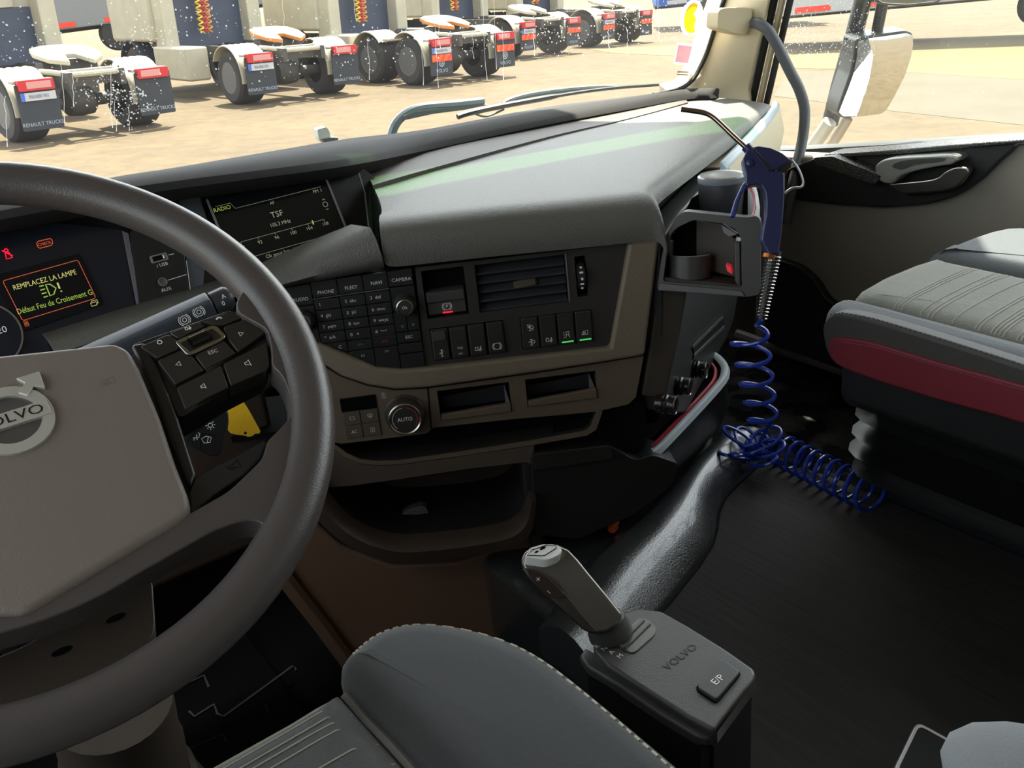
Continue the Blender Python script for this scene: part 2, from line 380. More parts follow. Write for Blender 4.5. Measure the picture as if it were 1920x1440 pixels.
# ------------------------------------------------------------------ raised tunnel floor, mat
M_tun = mat('tunnel_rubber', (48, 49, 50), .20, bump=.22, bscale=260, spec=1.0, coat=1.0)
rug_px = [(1589, 912), (1500, 882), (1455, 872), (1420, 885), (1392, 910), (1362, 942), (1350, 968), (1346, 1000), (1338, 1030), (1312, 1072), (1283, 1108), (1256, 1143), (1200, 1200), (1120, 1300)]
FT = Fr((0, 0, .15), (1, 0, 0), (0, 0, 1))
rug = [FT.p(*p) for p in rug_px] + [(-.14, -.55), (.473, -.55)]
bm = nb()
tp = [(.474, -.58), (.474, .83), (.468, .93), (.44, .985), (.38, 1.01), (.25, 1.05), (.05, 1.06), (-.02, .95), (-.03, .70), (-.06, .52), (-.12, .42), (-.24, .36), (-.24, -.58)]
prism(bm, FT, tp, -.16, -.002)
struct('floor_tunnel', bm, M_tun, 'raised floor covered in shiny black rubber', bev=.02, seg=4)
edge_ = [FT.w(*FT.p(*q), .003) for q in [(1500, 880), (1455, 872), (1420, 885), (1392, 910), (1362, 942), (1350, 968), (1346, 1000), (1338, 1030), (1312, 1072), (1283, 1108), (1250, 1150), (1200, 1212), (1140, 1290)]]
high_ = [onz(*q, .170) for q in [(1440, 830), (1385, 812), (1350, 815), (1330, 835), (1300, 865), (1275, 895), (1250, 920), (1225, 945), (1195, 975), (1150, 1010), (1100, 1055), (1060, 1110), (1010, 1180)]]
E_, H_ = spline(edge_, 4), spline(high_, 4)
bm = nb(); loft(bm, [[e, e.lerp(h, .08)+V((0, 0, .007)), e.lerp(h, .25)+V((0, 0, .020)), e.lerp(h, .45)+V((0, 0, .030)), e.lerp(h, .65)+V((0, 0, .030)), e.lerp(h, .85)+V((0, 0, .016)), h, V((h.x, h.y, .13)), V((e.x, e.y, .13))] for e, h in zip(E_, H_)])
struct('floor_ramp', bm, mat('ramp_rubber', (52, 53, 54), .24, bump=.35, bscale=500, spec=1.0, coat=.5), 'shiny black rubber slope between dashboard and floor mat', ang=60)
M_rug = mat('rug_dark', (30, 29, 26), .8, bump=.8, bscale=120, var=.25, vscale=60, stretch=(1, .12, 1))
bm = nb(); prism(bm, FT, rug, -.001, .007)
tag(obj('floor_mat', bm, M_rug, bev=.002, loc=(.2, .2, .15)), 'dark brushed floor mat covering the raised floor between the seats', 'mat')
M_wet = mat('footwell_wet', (17, 16, 15), .3, bump=.9, bscale=42, rvar=.28, vscale=16)
bm = nb(); box(bm, (.755, 1.09, .008), (.52, .66, .016)); tag(obj('footwell_mat', bm, M_wet, bev=.004, loc=(.755, 1.0, 0)), 'black wet rubber mat in the passenger footwell', 'mat')
bm = nb(); box(bm, (-.60, .85, .008), (.62, .80, .016)); fm = tag(obj('ribbed_mat', bm, mat('ribbed_mat_black', (8, 8, 9), .7, spec=.05), bev=.004, loc=(-.6, .85, 0)), 'black rubber mat with raised ribs in the driver footwell', 'mat')
FM = Fr((0, 0, .016), (1, 0, 0), (0, 0, 1))
for pl in ([(340, 1288), (383, 1268), (392, 1290)], [(355, 1335), (365, 1345), (402, 1322), (408, 1340), (420, 1345), (550, 1250), (556, 1258)], [(498, 1322), (503, 1338)], [(320, 1420), (420, 1378), (425, 1392)]):
    lines('rib', FM, [FM.P(pl)], .0035, 0, mat('mat_rib', (15, 14, 14), .5), fm, th=.002)
# ------------------------------------------------------------------ passenger door
door = thing('door_1', (.98, .6, 0), 'grey passenger door with black upper panel and silver handle', None, kind='structure')
DF = Fr((.985, 0, 0), (0, -1, 0), (-1, 0, 0))
M_door = mat('door_grey', (150, 144, 134), .7, bump=.25, bscale=300)
M_dblack = mat('door_black', (40, 41, 43), .5, bump=.2, bscale=350)
M_ledge = mat('belt_black_wet', (58, 58, 56), .25, bump=1.0, bscale=260, rvar=.2, vscale=200)
def dq(y, z): return (-y, z)
body = [dq(-.2, .06), dq(1.33, .055), dq(1.33, .46), dq(1.17, .472), dq(.78, .538), dq(-.2, .55)]
part('inner_panel', DF, body, -.05, 0, M_door, door, bev=.006)
up = DF.P([(1470, 318), (1545, 291), (1700, 281), (1822, 270), (1905, 264), (1895, 285), (1870, 305), (1838, 338), (1795, 368), (1740, 384), (1660, 390), (1560, 384), (1478, 374)], .018)
part('upper_panel', DF, rnd(up, .02), 0, .018, M_dblack, door, bev=.006, seg=3)
low = DF.P([(1440, 480), (1500, 500), (1532, 530), (1548, 562), (1600, 590), (1720, 640), (1700, 740), (1430, 640)], .02)
part('kick_panel', DF, rnd(low, .02), 0, .02, M_dblack, door, bev=.005, seg=3)
belt = DF.P([(1542, 290), (1700, 279), (1824, 268), (1924, 261), (1924, 268), (1824, 277), (1700, 289), (1560, 297)], .03)
part('belt_strip', DF, belt, -.03, .03, M_ledge, door, bev=.003)
# wet front ledge below the quarter light
led = DF.P([(1524, 296), (1560, 293), (1655, 330), (1640, 347), (1590, 330), (1530, 308)], .05)
part('front_ledge', DF, rnd(led, .006), 0, .05, M_ledge, door, bev=.006, seg=3)
# moulded pull and release lever
gb = DF.P([(1640, 316), (1650, 303), (1672, 296), (1730, 292), (1778, 290), (1796, 297), (1784, 308), (1760, 312), (1720, 320), (1690, 330), (1672, 344), (1650, 340)], .05)
gr = part('door_pull', DF, sp2(gb, 3), .0, .05, mat('door_pull_grey', (176, 176, 172), .3, metal=.5), door, bev=.006, seg=3)
part('pull_recess', DF, sp2(DF.P([(1672, 312), (1690, 302), (1740, 297), (1772, 297), (1760, 304), (1715, 309), (1690, 318)], .052), 3), .045, .0515, mat('door_recess', (74, 74, 70), .4), gr, bev=.0)
rc = DF.P([(1684, 330), (1730, 318), (1775, 312), (1815, 314), (1818, 326), (1795, 352), (1750, 364), (1700, 366)], .024)
part('lever_recess', DF, sp2(rc, 3), .0, .024, mat('lever_recess_black', (28, 28, 29), .5), door, bev=.003)
lv = DF.P([(1666, 346), (1690, 343), (1750, 336), (1772, 322), (1790, 314), (1808, 314), (1816, 320), (1810, 332), (1794, 350), (1765, 359), (1720, 362), (1690, 362)], .045)
part('release_lever', DF, sp2(lv, 3), .03, .045, M_satin, door, bev=.005, seg=3)
# grey sill strip at the foot of the door
bm = nb()
a, b = onx(1425, 641, .98), onx(1582, 695, .98)
tube(bm, [a+(a-b)*.3, a, b, b+(b-a)*1.5], .012, 8); struct('trim_10', bm, mat('sill_grey', (120, 114, 112), .4), 'grey sill strip along the foot of the door')
# shut pane
bm = nb(); prism(bm, Fr((1.075, 0, 0), (0, -1, 0), (-1, 0, 0)), [dq(0, .60), dq(.74, .545), dq(1.48, .43), dq(1.43, .66), dq(1.23, 1.57), dq(0, 1.57)], -.002, .002)
struct('window_2', bm, glassmat('side_glass', (.95, .98, .96), .012, haze=.008), 'passenger door window dotted with rain drops', smooth=False)
bm = nb(); prism(bm, Fr((-1.075, 0, 0), (0, 1, 0), (1, 0, 0)), [(0, .60), (.74, .545), (1.385, .44), (1.33, .68), (1.15, 1.57), (0, 1.57)], -.002, .002)
struct('window_3', bm, MATS['side_glass'], 'driver door window', smooth=False)
# grab bar on the pillar
gb = thing('grab_handle', ony(1395, 45, 1.33), 'grey curved grab bar bolted to the cream pillar by a cream bracket', 'grab handle')
FB = Fr(ony(1370, 45, 1.345), (1, -.35, 0), (-.25, -1, .05))
bx = FB.P([(1348, 18), (1362, 14), (1398, 14), (1412, 16), (1409, 42), (1399, 66), (1375, 62), (1345, 52)], .035)
part('bracket', FB, rnd(bx, .006), -.004, .035, M_cream, gb, bev=.006, seg=3)
bar = [(1400, 41, 1.33), (1422, 45, 1.29), (1442, 60, 1.27), (1462, 95, 1.26), (1482, 135, 1.25), (1498, 166, 1.245), (1508, 200, 1.24), (1508, 235, 1.235), (1503, 270, 1.23), (1494, 310, 1.225), (1484, 360, 1.22), (1472, 420, 1.22)]
bm = nb(); tube(bm, spline([ony(*p) for p in bar], 5), .0105, 14); obj('bar', bm, mat('grab_grey', (96, 100, 106), .45), gb)
# tax disc holder, permit and small print on the windscreen
FW = Fr(ony(1292, 60, 1.418), (1, -.16, 0), (0, -1, -.12))
dh = thing('permit_holder', FW.px(1296, 60), 'round clear plastic holder with a yellow disc stuck to the windscreen', 'permit holder')
dc = FW.p(1296, 34); rr = .0300
part('rim', FW, circ(dc[0], dc[1], rr, 28, rr*1.12), 0, .004, thinmat('clear_rim', (225, 232, 235), .8), dh, holes=[circ(dc[0], dc[1], rr*.82, 28, rr*.94)], smooth=False)
part('disc', FW, [(dc[0]+rr*.80*cos(a), dc[1]+rr*.92*sin(a)) for a in [radians(62+12*i) for i in range(20)]] + [(dc[0]+.004, dc[1]-rr*.5), (dc[0]+.009, dc[1]-.002), (dc[0]+.001, dc[1]+.008), (dc[0]+.008, dc[1]+rr*.5)], .004, .005, thinmat('permit_yellow', (240, 205, 90), .75), dh, bev=0)
part('blank_half', FW, [(dc[0]+rr*.80*cos(a), dc[1]+rr*.92*sin(a)) for a in [radians(-70+13.2*i) for i in range(11)]] + [(dc[0]+.008, dc[1]+rr*.5), (dc[0]+.001, dc[1]+.008), (dc[0]+.009, dc[1]-.002), (dc[0]+.004, dc[1]-rr*.5)], .004, .005, thinmat('permit_white', (252, 250, 242), .75), dh, bev=0)
st = thing('window_sticker', FW.px(1284, 102), 'small lilac paper sticker on the lower corner of the windscreen', 'sticker')
part('paper', FW, FW.P([(1270, 80), (1303, 83), (1294, 124), (1263, 120)]), 0, .001, thinmat('sticker_paper', (245, 235, 235), .7), st, bev=0)
part('print', FW, FW.P([(1272, 84), (1298, 87), (1290, 119), (1266, 116)], .0014), .001, .0014, thinmat('sticker_lilac', (225, 200, 210), .7), st, bev=0)
bm = nb()
for (x, y, ww) in [(1271, 133, 20), (1270, 138, 20), (1299, 133, 8), (1297, 140, 8)]:
    prism(bm, FW, FW.P([(x, y), (x+ww, y+1), (x+ww-1, y+4), (x-1, y+3)]), 0, .0006)
tag(obj('glass_print', bm, mat('print_taupe', (150, 135, 110), .7), smooth=False, loc=FW.px(1280, 136)), 'tiny brown glass marking below the lilac sticker', 'marking')
# ------------------------------------------------------------------ dashboard
dash = thing('dashboard', (.05, 1.0, .1), 'wraparound grey dashboard angled to the driver with keypad, vents and display', 'dashboard')
_a, _l = radians(31), radians(5)
PF = Fr(at(900, 600, 1.2), (cos(_a), -sin(_a), 0), (-sin(_a)*cos(_l), -cos(_a)*cos(_l), sin(_l)))
RF = Fr(at(600, 400, 1.27), (1, 0, 0), (0, -cos(radians(30)), sin(radians(30))))
SF = Fr((.226, .833, .4), (.864, .503, 0), (.503, -.864, 0))
def glyph(k):
    c8 = [(cos(2*pi*i/16), sin(2*pi*i/16)) for i in range(17)]
    arcL = [(1.35*cos(a), 1.35*sin(a)) for a in [radians(125+11*i) for i in range(11)]]; arcR = [(-x, y) for x, y in arcL]
    tri = lambda s: [(-.5*s, -.6), (-.5*s, .6), (.6*s, 0), (-.5*s, -.6)]
    G = dict(
        ring=[c8], brake=[c8, arcL, arcR], left=[tri(-1)], right=[tri(1)],
        prev=[tri(-1), [(-.9, -.6), (-.9, .6)]], next=[tri(1), [(.9, -.6), (.9, .6)]],
        phone=[[(-1, -.4), (-.8, .2), (0, .45), (.8, .2), (1, -.4), (.6, -.4), (.5, .05), (-.5, .05), (-.6, -.4), (-1, -.4)]],
        horn=[[(-1, -.2), (-.1, -.2), (.9, -.7), (.9, .7), (-.1, .2), (-1, .2), (-1, -.2)], [(-.6, -.2), (-.6, -.55), (0, -.55), (0, -.2)]],
        spk=[[(-.6, -.3), (-.1, -.3), (.45, -.8), (.45, .8), (-.1, .3), (-.6, .3), (-.6, -.3)]],
        truck=[[(-1, -.5), (-1, .5), (-.3, .5), (-.15, -.1), (-.15, -.5), (-1, -.5)], [(.1, -.2), (1, -.2)], [(.35, .4), (.8, .4)], [(.6, .7), (.6, -.2)], [(.45+.25*x, -.5+.25*y) for x, y in c8]],
        lane=[[(-.9, -1), (-.9, -.6)], [(-.9, -.2), (-.9, .2)], [(-.9, .6), (-.9, 1)], [(-.3, .9), (.6, .9), (.6, .1), (-.3, .1), (-.3, .9)], [(-.1, .1), (-.5, -.9)], [(.4, .1), (.8, -.9)]],
        crash=[[(.1, -.6), (.1, .6), (.9, .6), (.9, -.6), (.1, -.6)], [(-1, -.6), (1, -.6)], [(-.9, .2), (-.5, .1), (-.4, .6), (-.2, .1), (0, 0), (-.3, -.2), (-.6, -.5), (-.6, -.1), (-.9, .2)]],
        steam=[[(-.5, -1), (.3, -1)], [(-.1, -1), (-.1, .8)], [(-.5, .8), (.3, .8)], [(-.9, 0), (-.1, 0)], [(.1, -.2), (.5, -.5), (1, -.2), (.9, .3), (.5, .5), (.1, .3)]],
        fork=[[(-.3, -1), (.4, -1)], [(0, -1), (0, 1)], [(-.3, 1), (.4, 1)], [(-.7, .2), (0, 0), (-.7, -.2)], [(.5, .5), (0, .1)]],
        fan=[[(-.7, -.7), (-.4, .1), (-.6, .8)], [(0, -.7), (.25, .1), (0, .8)], [(.6, -.7), (.9, .1), (.6, .8)], [(-1, -1), (1, -1)]],
        recirc=[[(-.25, -.8), (-.8, -.4), (-.8, .4), (-.3, .8), (-.3, .4)], [(.25, .8), (.8, .4), (.8, -.4), (.3, -.8), (.3, -.4)]],
        demist=[[(-1, .5), (-.7, -.3), (.7, -.3), (1, .5), (.4, .8), (-.4, .8), (-1, .5)], [(-.3, .4), (-.3, -.8)], [(.3, .4), (.3, -.8)]],
        beam=[[(-.1, .8), (-.1, -.8), (.4, -.7), (.9, 0), (.4, .7), (-.1, .8)], [(-.9, .75), (-.35, .75)], [(-.95, .25), (-.35, .25)], [(-.95, -.25), (-.35, -.25)], [(-.9, -.75), (-.35, -.75)]],
        belt=[[(-.5, -1), (.5, -1), (.3, .1), (-.3, .1), (-.5, -1)], [(.3*x, .55+.3*y) for x, y in c8], [(-.7, .7), (.7, -.7)]],
        sun=[[(.45*x, .45*y) for x, y in c8]] + [[(.65*cos(a), .65*sin(a)), (cos(a), sin(a))] for a in [pi/4*i for i in range(8)]],
        note=[[(-.5, -.4), (-.1, -.4), (-.1, .6), (.6, .8)]],
        flag=[[(-1, -1), (-1, 1)], [(-1, .9), (.9, .9), (.6, .3), (-1, .3)]],
        cross=[[(-1, 0), (1, 0)], [(0, -1), (0, 1)]], minus=[[(-1, 0), (1, 0)]],
        doc=[[(-.6, -.9), (-.6, .9), (.6, .9), (.6, -.9), (-.6, -.9)], [(-.3, .4), (.3, .4)], [(-.3, 0), (.3, 0)], [(-.3, -.4), (.3, -.4)]],
        cards=[[(-1, -.7), (-1, .2), (.5, .2), (.5, -.7), (-1, -.7)], [(-.6, .2), (-.6, .7), (.9, .7), (.9, -.3), (.5, -.3)]],
        wiper=[[(-1, .5), (0, .9), (1, .5), (.6, -.5), (-.6, -.5), (-1, .5)], [(0, -.5), (.4, .6)]],
        temp=[[(-.25, -1), (.25, -1), (.25, 1), (-.25, 1), (-.25, -1)], [(.5, .6), (.9, .6)], [(.5, 0), (.9, 0)], [(.5, -.6), (.9, -.6)]],
    )
    return G[k]
def icon(k, fr, uv, s, m, parent, d, wd=.0004, name='symbol', rot=0, sy=None):
    c, sn = cos(rot), sin(rot)
    return lines(name, fr, [[(uv[0]+(x*c-y*sn)*s, uv[1]+(x*sn+y*c)*(sy or s)) for x, y in pl] for pl in glyph(k)], wd, d, m, parent, th=.0002)

# --- soft top pad: swept from the windscreen side over the rounded front edge
def front(x, y, ex=0):
    u, v = PF.p(x, y, .014)
    return [PF.w(u, v, .014), PF.w(u, v+.012, .016), PF.w(u, v+.028, .015), PF.w(u, v+.042, .009), PF.w(u, v+.050, -.002), PF.w(u, v+.0545, -.016), PF.w(u, v+.0565, -.034)]
ST = [((722, 503), (676, 303), .628), ((775, 497), (760, 286), .622), ((830, 491), (860, 268), .617), ((960, 477), (1020, 234), .608), ((1080, 466), (1160, 206), .602), ((1165, 457), (1285, 186), .598), ((1205, 453), (1350, 181), .596), ((1228, 450), (1438, 193), .592)]
notch = [onz(715, 402, .622), onz(717, 390, .623), onz(708, 366, .625), onz(697, 345, .627)]
secs = []
for i, (B, W_, z) in enumerate(ST):
    f = front(*B); Wp = onz(*W_, z)
    if i == 0: mid = [f[-1].lerp(notch[0], .6)] + notch
    else:
        T = f[-1]; mid = [T.lerp(Wp, t) for t in (.12, .3, .5, .7, .85)]
        if i == 1: mid = [m_.lerp(n_, .12) for m_, n_ in zip(mid, secs[0][7:12])]
    secs.append(f + mid + [Wp])
# right flank rolls down
last = secs[-1]
outw = V((.503, -.864, 0))
secs.append([p + outw*.010 + V((0, 0, -.006)) for p in last])
secs.append([p + outw*.014 + V((0, 0, -.022)) for p in last])
padsecs = secs
bm = nb(); loft(bm, secs, False, False)
obj('top_pad', bm, M_pad, dash, sub=2, label='light grey grained soft pad on top')
# under-body so the pad has depth
bm = nb()
loft(bm, [[s[0], s[6]-V((0, 0, .012)), s[-1]-V((0, 0, .012)), V((s[-1].x, s[-1].y, .30)), V((s[0].x, s[0].y, .30))] for s in [[q - (V((0, 0, .004)) if True else 0) + PF.n*-.03 for q in ss] for ss in padsecs[:-2]]])
obj('under_body', bm, M_cav, dash, smooth=False)
# strip of the pad by the windscreen, its shade put into a dark colour
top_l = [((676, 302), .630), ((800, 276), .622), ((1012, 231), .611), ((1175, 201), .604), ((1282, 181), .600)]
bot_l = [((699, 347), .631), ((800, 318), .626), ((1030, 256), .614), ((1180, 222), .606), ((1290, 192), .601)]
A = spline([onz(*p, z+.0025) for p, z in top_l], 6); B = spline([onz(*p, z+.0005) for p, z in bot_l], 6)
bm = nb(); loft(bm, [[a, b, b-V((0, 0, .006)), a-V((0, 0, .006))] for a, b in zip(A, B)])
obj('pad_shade_strip', bm, mat('pad_shade_taupe', (56, 48, 41), .6, bump=.2, bscale=400), dash, label='shade along the windscreen painted as a dark taupe strip')
# cowl lip: hooded over the displays, slim bar on the right
cl = [(V((-.97, 1.24, .690)), V((-.97, 1.40, .665))), (V((-.6, 1.17, .70)), V((-.6, 1.44, .668))), (ony(180, 372, 1.16), onz(180, 341, .66)), (ony(330, 348, 1.15), onz(330, 317, .655)), (ony(500, 326, 1.15), onz(500, 288, .646)), (ony(660, 304, 1.18), onz(650, 263, .637)),
      (onz(800, 277, .632), onz(800, 245, .633)), (onz(1012, 232, .622), onz(1012, 205, .624)), (onz(1175, 202, .613), onz(1175, 184, .616)), (onz(1282, 183, .607), onz(1280, 171, .611)), (onz(1335, 181, .604), onz(1338, 168, .609)), (onz(1344, 179, .603), onz(1346, 171, .606))]
secs = []
for f, b in cl:
    m_ = f.lerp(b, .45) + V((0, 0, .010)); secs.append([f+V((0, .012, -.02)), f+V((0, 0, -.004)), f+V((0, .008, .004)), m_, b+V((0, -.004, .003)), b+V((0, .006, -.004)), b+V((0, .0, -.02))])
secs = [list(c) for c in zip(*[spline(list(c), 4) for c in zip(*secs)])]
bm = nb(); loft(bm, secs); obj('cowl', bm, M_cowl, dash, ang=60, label='dark grey cowl lip along the windscreen')
# alcove wall beside the display
bm = nb()
edge = [padsecs[0][k] for k in (5, 6, 7, 8, 9, 10, 11)]
loft(bm, [[p+V((-.001, 0, -.003)), p+V((-.012, .01, -.10)), p+V((.03, .01, -.10)), p+V((.03, 0, -.006))] for p in edge])
obj('alcove_wall', bm, M_black, dash)
# fascia behind the displays
fp = RF.P([(-120, 420), (0, 372), (180, 372), (335, 346), (660, 300), (700, 330), (725, 400), (700, 470), (520, 560), (410, 590), (250, 640), (100, 690), (-120, 750)], -.012)
part('display_fascia', RF, fp, -.06, -.012, M_black, dash, bev=0)
lines('seam', RF, [RF.P([(671, 318), (684, 360), (691, 424)], -.0115)], .002, -.0119, M_line, dash)
# left side roll below the displays
rl = [((694, 426), (721, 503), None), ((600, 464), (640, 519), None), ((500, 509), (540, 537), None), ((412, 541), (425, 562), 1.10), ((250, 590), (262, 613), 1.09), ((95, 640), (112, 665), 1.085)]
secs = []
for t, b, yy in rl:
    if yy is None: a = PF.px(*t, .002); c_ = PF.px(*b, .014)
    else: a = ony(*t, yy); c_ = ony(*b, yy-.005)
    m1 = a.lerp(c_, .30)+V((-.003, -.010, .004)); m2 = a.lerp(c_, .65)+V((-.004, -.014, 0))
    secs.append([a+V((.0, .05, -.005)), a, m1, m2, c_, c_+V((0, .06, 0))])
secs = [list(c) for c in zip(*[spline(list(c), 4) for c in zip(*secs)])]
bm = nb(); loft(bm, secs); obj('side_roll', bm, M_pad, dash, ang=70, label='grey padded roll below the displays')

bm = nb(); box(bm, (-.60, 1.17, .36), (.80, .06, .34)); obj('knee_panel', bm, mat('knee_brown', (70, 56, 47), .55), dash, bev=.012)
part('left_fascia', RF, [(RF.p(-120, 560)[0]-.30, -.07), (RF.p(-120, 560)[0]+.01, -.07), (RF.p(-120, 560)[0]+.01, .13), (RF.p(-120, 560)[0]-.30, .13)], -.06, -.008, M_fascia, dash, bev=.004)
# --- radio display
r0 = RF.p(390, 376); r1 = RF.p(606, 327)
dw, dh = r1[0]-r0[0], .125
d_top = (r0[1]+r1[1])/2
rd = part('radio_display', RF, rect(r0[0], d_top-dh, r1[0], d_top), -.012, 0, mat('screen_black', (22, 25, 28), .12), dash, bev=.001, label='dark radio screen with pale green print')
Z7 = lambda x, y: RF.p(320+x/4, 280+y/4, .0006)
lines('screen_rule', RF, [[Z7(335, 430), Z7(445, 403), Z7(485, 443), Z7(1125, 280)], [Z7(560, 822), Z7(1260, 622)], [Z7(525, 695), Z7(1150, 525)]] + [[Z7(x, y), Z7(x+8, y+16)] for x, y in [(525, 695), (653, 660), (780, 625), (905, 591), (1028, 558), (1147, 526)]], .00042, .0004, M_wht_e, rd)
for s, x, y, h, m_ in [('RADIO', 386, 446, .0052, M_grn_e), ('AF', 762, 402, .004, M_wht_e), ('TSF', 797, 487, .0078, M_wht_e), ('105.3 MHz', 822, 555, .0050, M_wht_e), ('FM 1', 1102, 313, .0046, M_wht_e),
                       ('88', 540, 736, .0044, M_wht_e), ('92', 671, 697, .0044, M_wht_e), ('96', 797, 661, .0044, M_wht_e), ('100', 920, 626, .0044, M_wht_e), ('104', 1041, 593, .0044, M_wht_e), ('108', 1160, 559, .0044, M_wht_e), ('Ok pour liste des stations', 900, 757, .0050, M_wht_e)]:
    text(s, RF, Z7(x, y), h, m_, rd, .0004, sx=.92 if len(s) > 5 else 1)
lines('tuner_mark', RF, [[Z7(1061, 533), Z7(1072, 563)]], .0018, .0004, M_grn_e, rd)
c_ = Z7(1160, 412); lines('symbol', RF, [circ(c_[0], c_[1], .0034, 16)+circ(c_[0], c_[1], .0034, 16)[:1], [(c_[0]-.0018, c_[1]+.0062), (c_[0], c_[1]+.0075), (c_[0]+.0018, c_[1]+.0062)], [(c_[0]-.0018, c_[1]-.0062), (c_[0], c_[1]-.0075), (c_[0]+.0018, c_[1]-.0062)]], .0006, .0004, M_wht_e, rd)
for xx in (r0[0]-.001, r1[0]+.001): lines('display_frame', RF, [[(xx, d_top+.002), (xx, d_top-dh)]], .0022, -.001, M_line, dash, th=.003)

# --- instrument cluster
ic = part('instrument_cluster', RF, RF.P([(-130, 470), (0, 405), (229, 430), (258, 590), (100, 655), (-130, 740)], -.002), -.012, -.002, mat('cluster_dark', (30, 33, 42), .2), dash, bev=.001, label='dark instrument cluster showing a lamp warning')
part('cluster_frame', RF, RF.P([(229, 432), (241, 437), (263, 577), (258, 580)], .0), -.012, .0, mat('cluster_strip', (92, 90, 98), .4), dash, bev=.0008)
Z6 = lambda x, y: RF.p(x/4, 300+y/4, .001)
part('warning_screen', RF, [Z6(-60, 870), Z6(590, 700), Z6(775, 1080), Z6(185, 1280), Z6(0, 1000)], -.002, .0006, mat('screen_navy', (14, 18, 26), .15), ic, bev=0)
lines('warning_frame', RF, [[Z6(28, 905), Z6(575, 752), Z6(588, 760), Z6(715, 1025), Z6(708, 1040), Z6(178, 1203), Z6(165, 1195), Z6(25, 918), Z6(28, 905)]], .0006, .0010, M_ora_e, ic)
text('REMPLACEZ LA LAMPE', RF, Z6(338, 900), .0060, M_yel_e, ic, .0010, sx=.80)
text('D\u00e9faut Feu de Croisement G', RF, Z6(415, 1065), .0066, M_grn_e, ic, .0010, sx=.74)
icon('beam', RF, Z6(365, 975), .0088, M_grn_e, ic, .0010, .0013)
lines('symbol', RF, [[Z6(430, 920), Z6(448, 965)], [Z6(458, 980), Z6(462, 988)]], .0018, .0010, M_yel_e, ic)
icon('doc', RF, Z6(198, 1227), .0032, M_ora_e, ic, .0010, .0006); icon('cards', RF, Z6(708, 1072), .0042, M_yel_e, ic, .0010, .0007)
lines('check_lamp', RF, [[Z6(275, 620), Z6(285, 606), Z6(375, 585), Z6(390, 592), Z6(396, 622), Z6(385, 636), Z6(300, 658), Z6(286, 650), Z6(275, 620)]], .0008, -.001, M_ora_e, ic)
text('CHECK', RF, Z6(335, 623), .0034, M_ora_e, ic, -.001, sx=.9)
icon('belt', RF, Z6(55, 695), .0062, M_red_e, ic, -.001, .0011)
gc = Z6(-115, 1320); bm = nb(); strip(bm, RF, circ(gc[0], gc[1], .037, 48), .0018, .0, .002, True); obj('gauge_ring', bm, M_alu, ic, smooth=False)
text('20', RF, Z6(14, 1275), .0075, M_white, ic, .0)
# --- socket plate
sp_ = part('socket_plate', RF, RF.P([(243, 436), (330, 350), (357, 562), (262, 590)], .0), -.012, .0, M_black, dash, bev=.001, label='black plate with USB and AUX sockets')
part('plate_edge', RF, RF.P([(331, 342), (370, 352), (392, 420), (380, 548), (357, 556)], -.004), -.012, -.004, mat('slate_grey', (70, 74, 82), .5), dash, bev=.001)
u0 = Z6(1192, 735)
part('usb_rim', RF, rnd(rect(u0[0]-.0105, u0[1]-.0048, u0[0]+.0105, u0[1]+.0048), .002), 0, .0015, mat('port_rim', (118, 118, 120), .35), sp_, bev=.0004)
part('usb_slot', RF, rect(u0[0]-.0075, u0[1]-.003, u0[0]+.0075, u0[1]+.003), .001, .0018, M_cav, sp_, bev=0)
lines('usb_tongue', RF, [[(u0[0]+.0055, u0[1]+.0022), (u0[0]+.0055, u0[1]-.0022)]], .0018, .0018, M_white, sp_)
u1 = Z6(1220, 915); bm = nb(); lathe(bm, [(.0055, 0), (.0055, .002), (.0042, .0024), (.0040, .0008), (.0018, .0008), (.0016, .0002)], RF.w(u1[0], u1[1], 0), RF.n, 20); obj('aux_socket', bm, mat('port_rim2', (98, 98, 100), .35), sp_)
text('USB', RF, Z6(1228, 782), .0042, M_grey, sp_, .0004); icon('note', RF, Z6(1182, 798), .0024, M_grey, sp_, .0004); text('AUX', RF, Z6(1248, 970), .0042, M_grey, sp_, .0004)
lines('plate_rule', RF, [[Z6(1262, 712), Z6(1305, 702)], [Z6(1262, 900), Z6(1398, 858)], [Z6(1398, 755), Z6(1428, 970)]], .0007, .0003, M_grey, sp_)

# --- keypad
C0 = [-.2330, -.1990, -.1672, -.1362, -.1056, -.0750]
g = .0005
base = [(-.2335, .072), (-.1990, .0747), (-.0745, .0770)] + PF.P([(798, 690), (752, 693.5), (705, 689), (643, 663), (602, 646), (560, 622), (500, 600)])
part('keypad_base', PF, base, -.02, 0, M_cav, dash, bev=0)
def key(poly, lab=None, uv=None, h=.0040, ic_=None, isz=.0024, mm=None, mat_=None, d=.0032):
    cx = sum(p[0] for p in poly)/len(poly); cy = sum(p[1] for p in poly)/len(poly)
    pl = [(a+(cx-a)*.0+(g if a < cx else -g), b+(g if b < cy else -g)) for a, b in poly]
    k = part('keypad_key', PF, pl, -.002, d, mat_ or M_key, dash, bev=.0006)
    if lab: text(lab, PF, uv or (cx, cy), h, mm or M_grey, k, d)
    if ic_: icon(ic_, PF, uv or (cx, cy), isz, mm or M_grey, k, d, .0004)
    return k
R_ = [.0528, .0380, .0233, .0096, -.0048, -.0185]
hd = [('AUDIO', 0, .0725, .0465, -.2140, .0545), ('PHONE', 1, .0752, .0540, -.1822, .0600), ('FLEET', 2, .0758, .0545, -.1512, .0615), ('NAVI', 3, .0764, .0550, -.1200, .0635), ('CAMERA', 4, .0768, .0560, -.0895, .0640)]
for s, i, t, b, tu, tv in hd:
    key([(C0[i], b), (C0[i+1], b), (C0[i+1], t), (C0[i], t-.001)], s, (tu, tv), .0043)
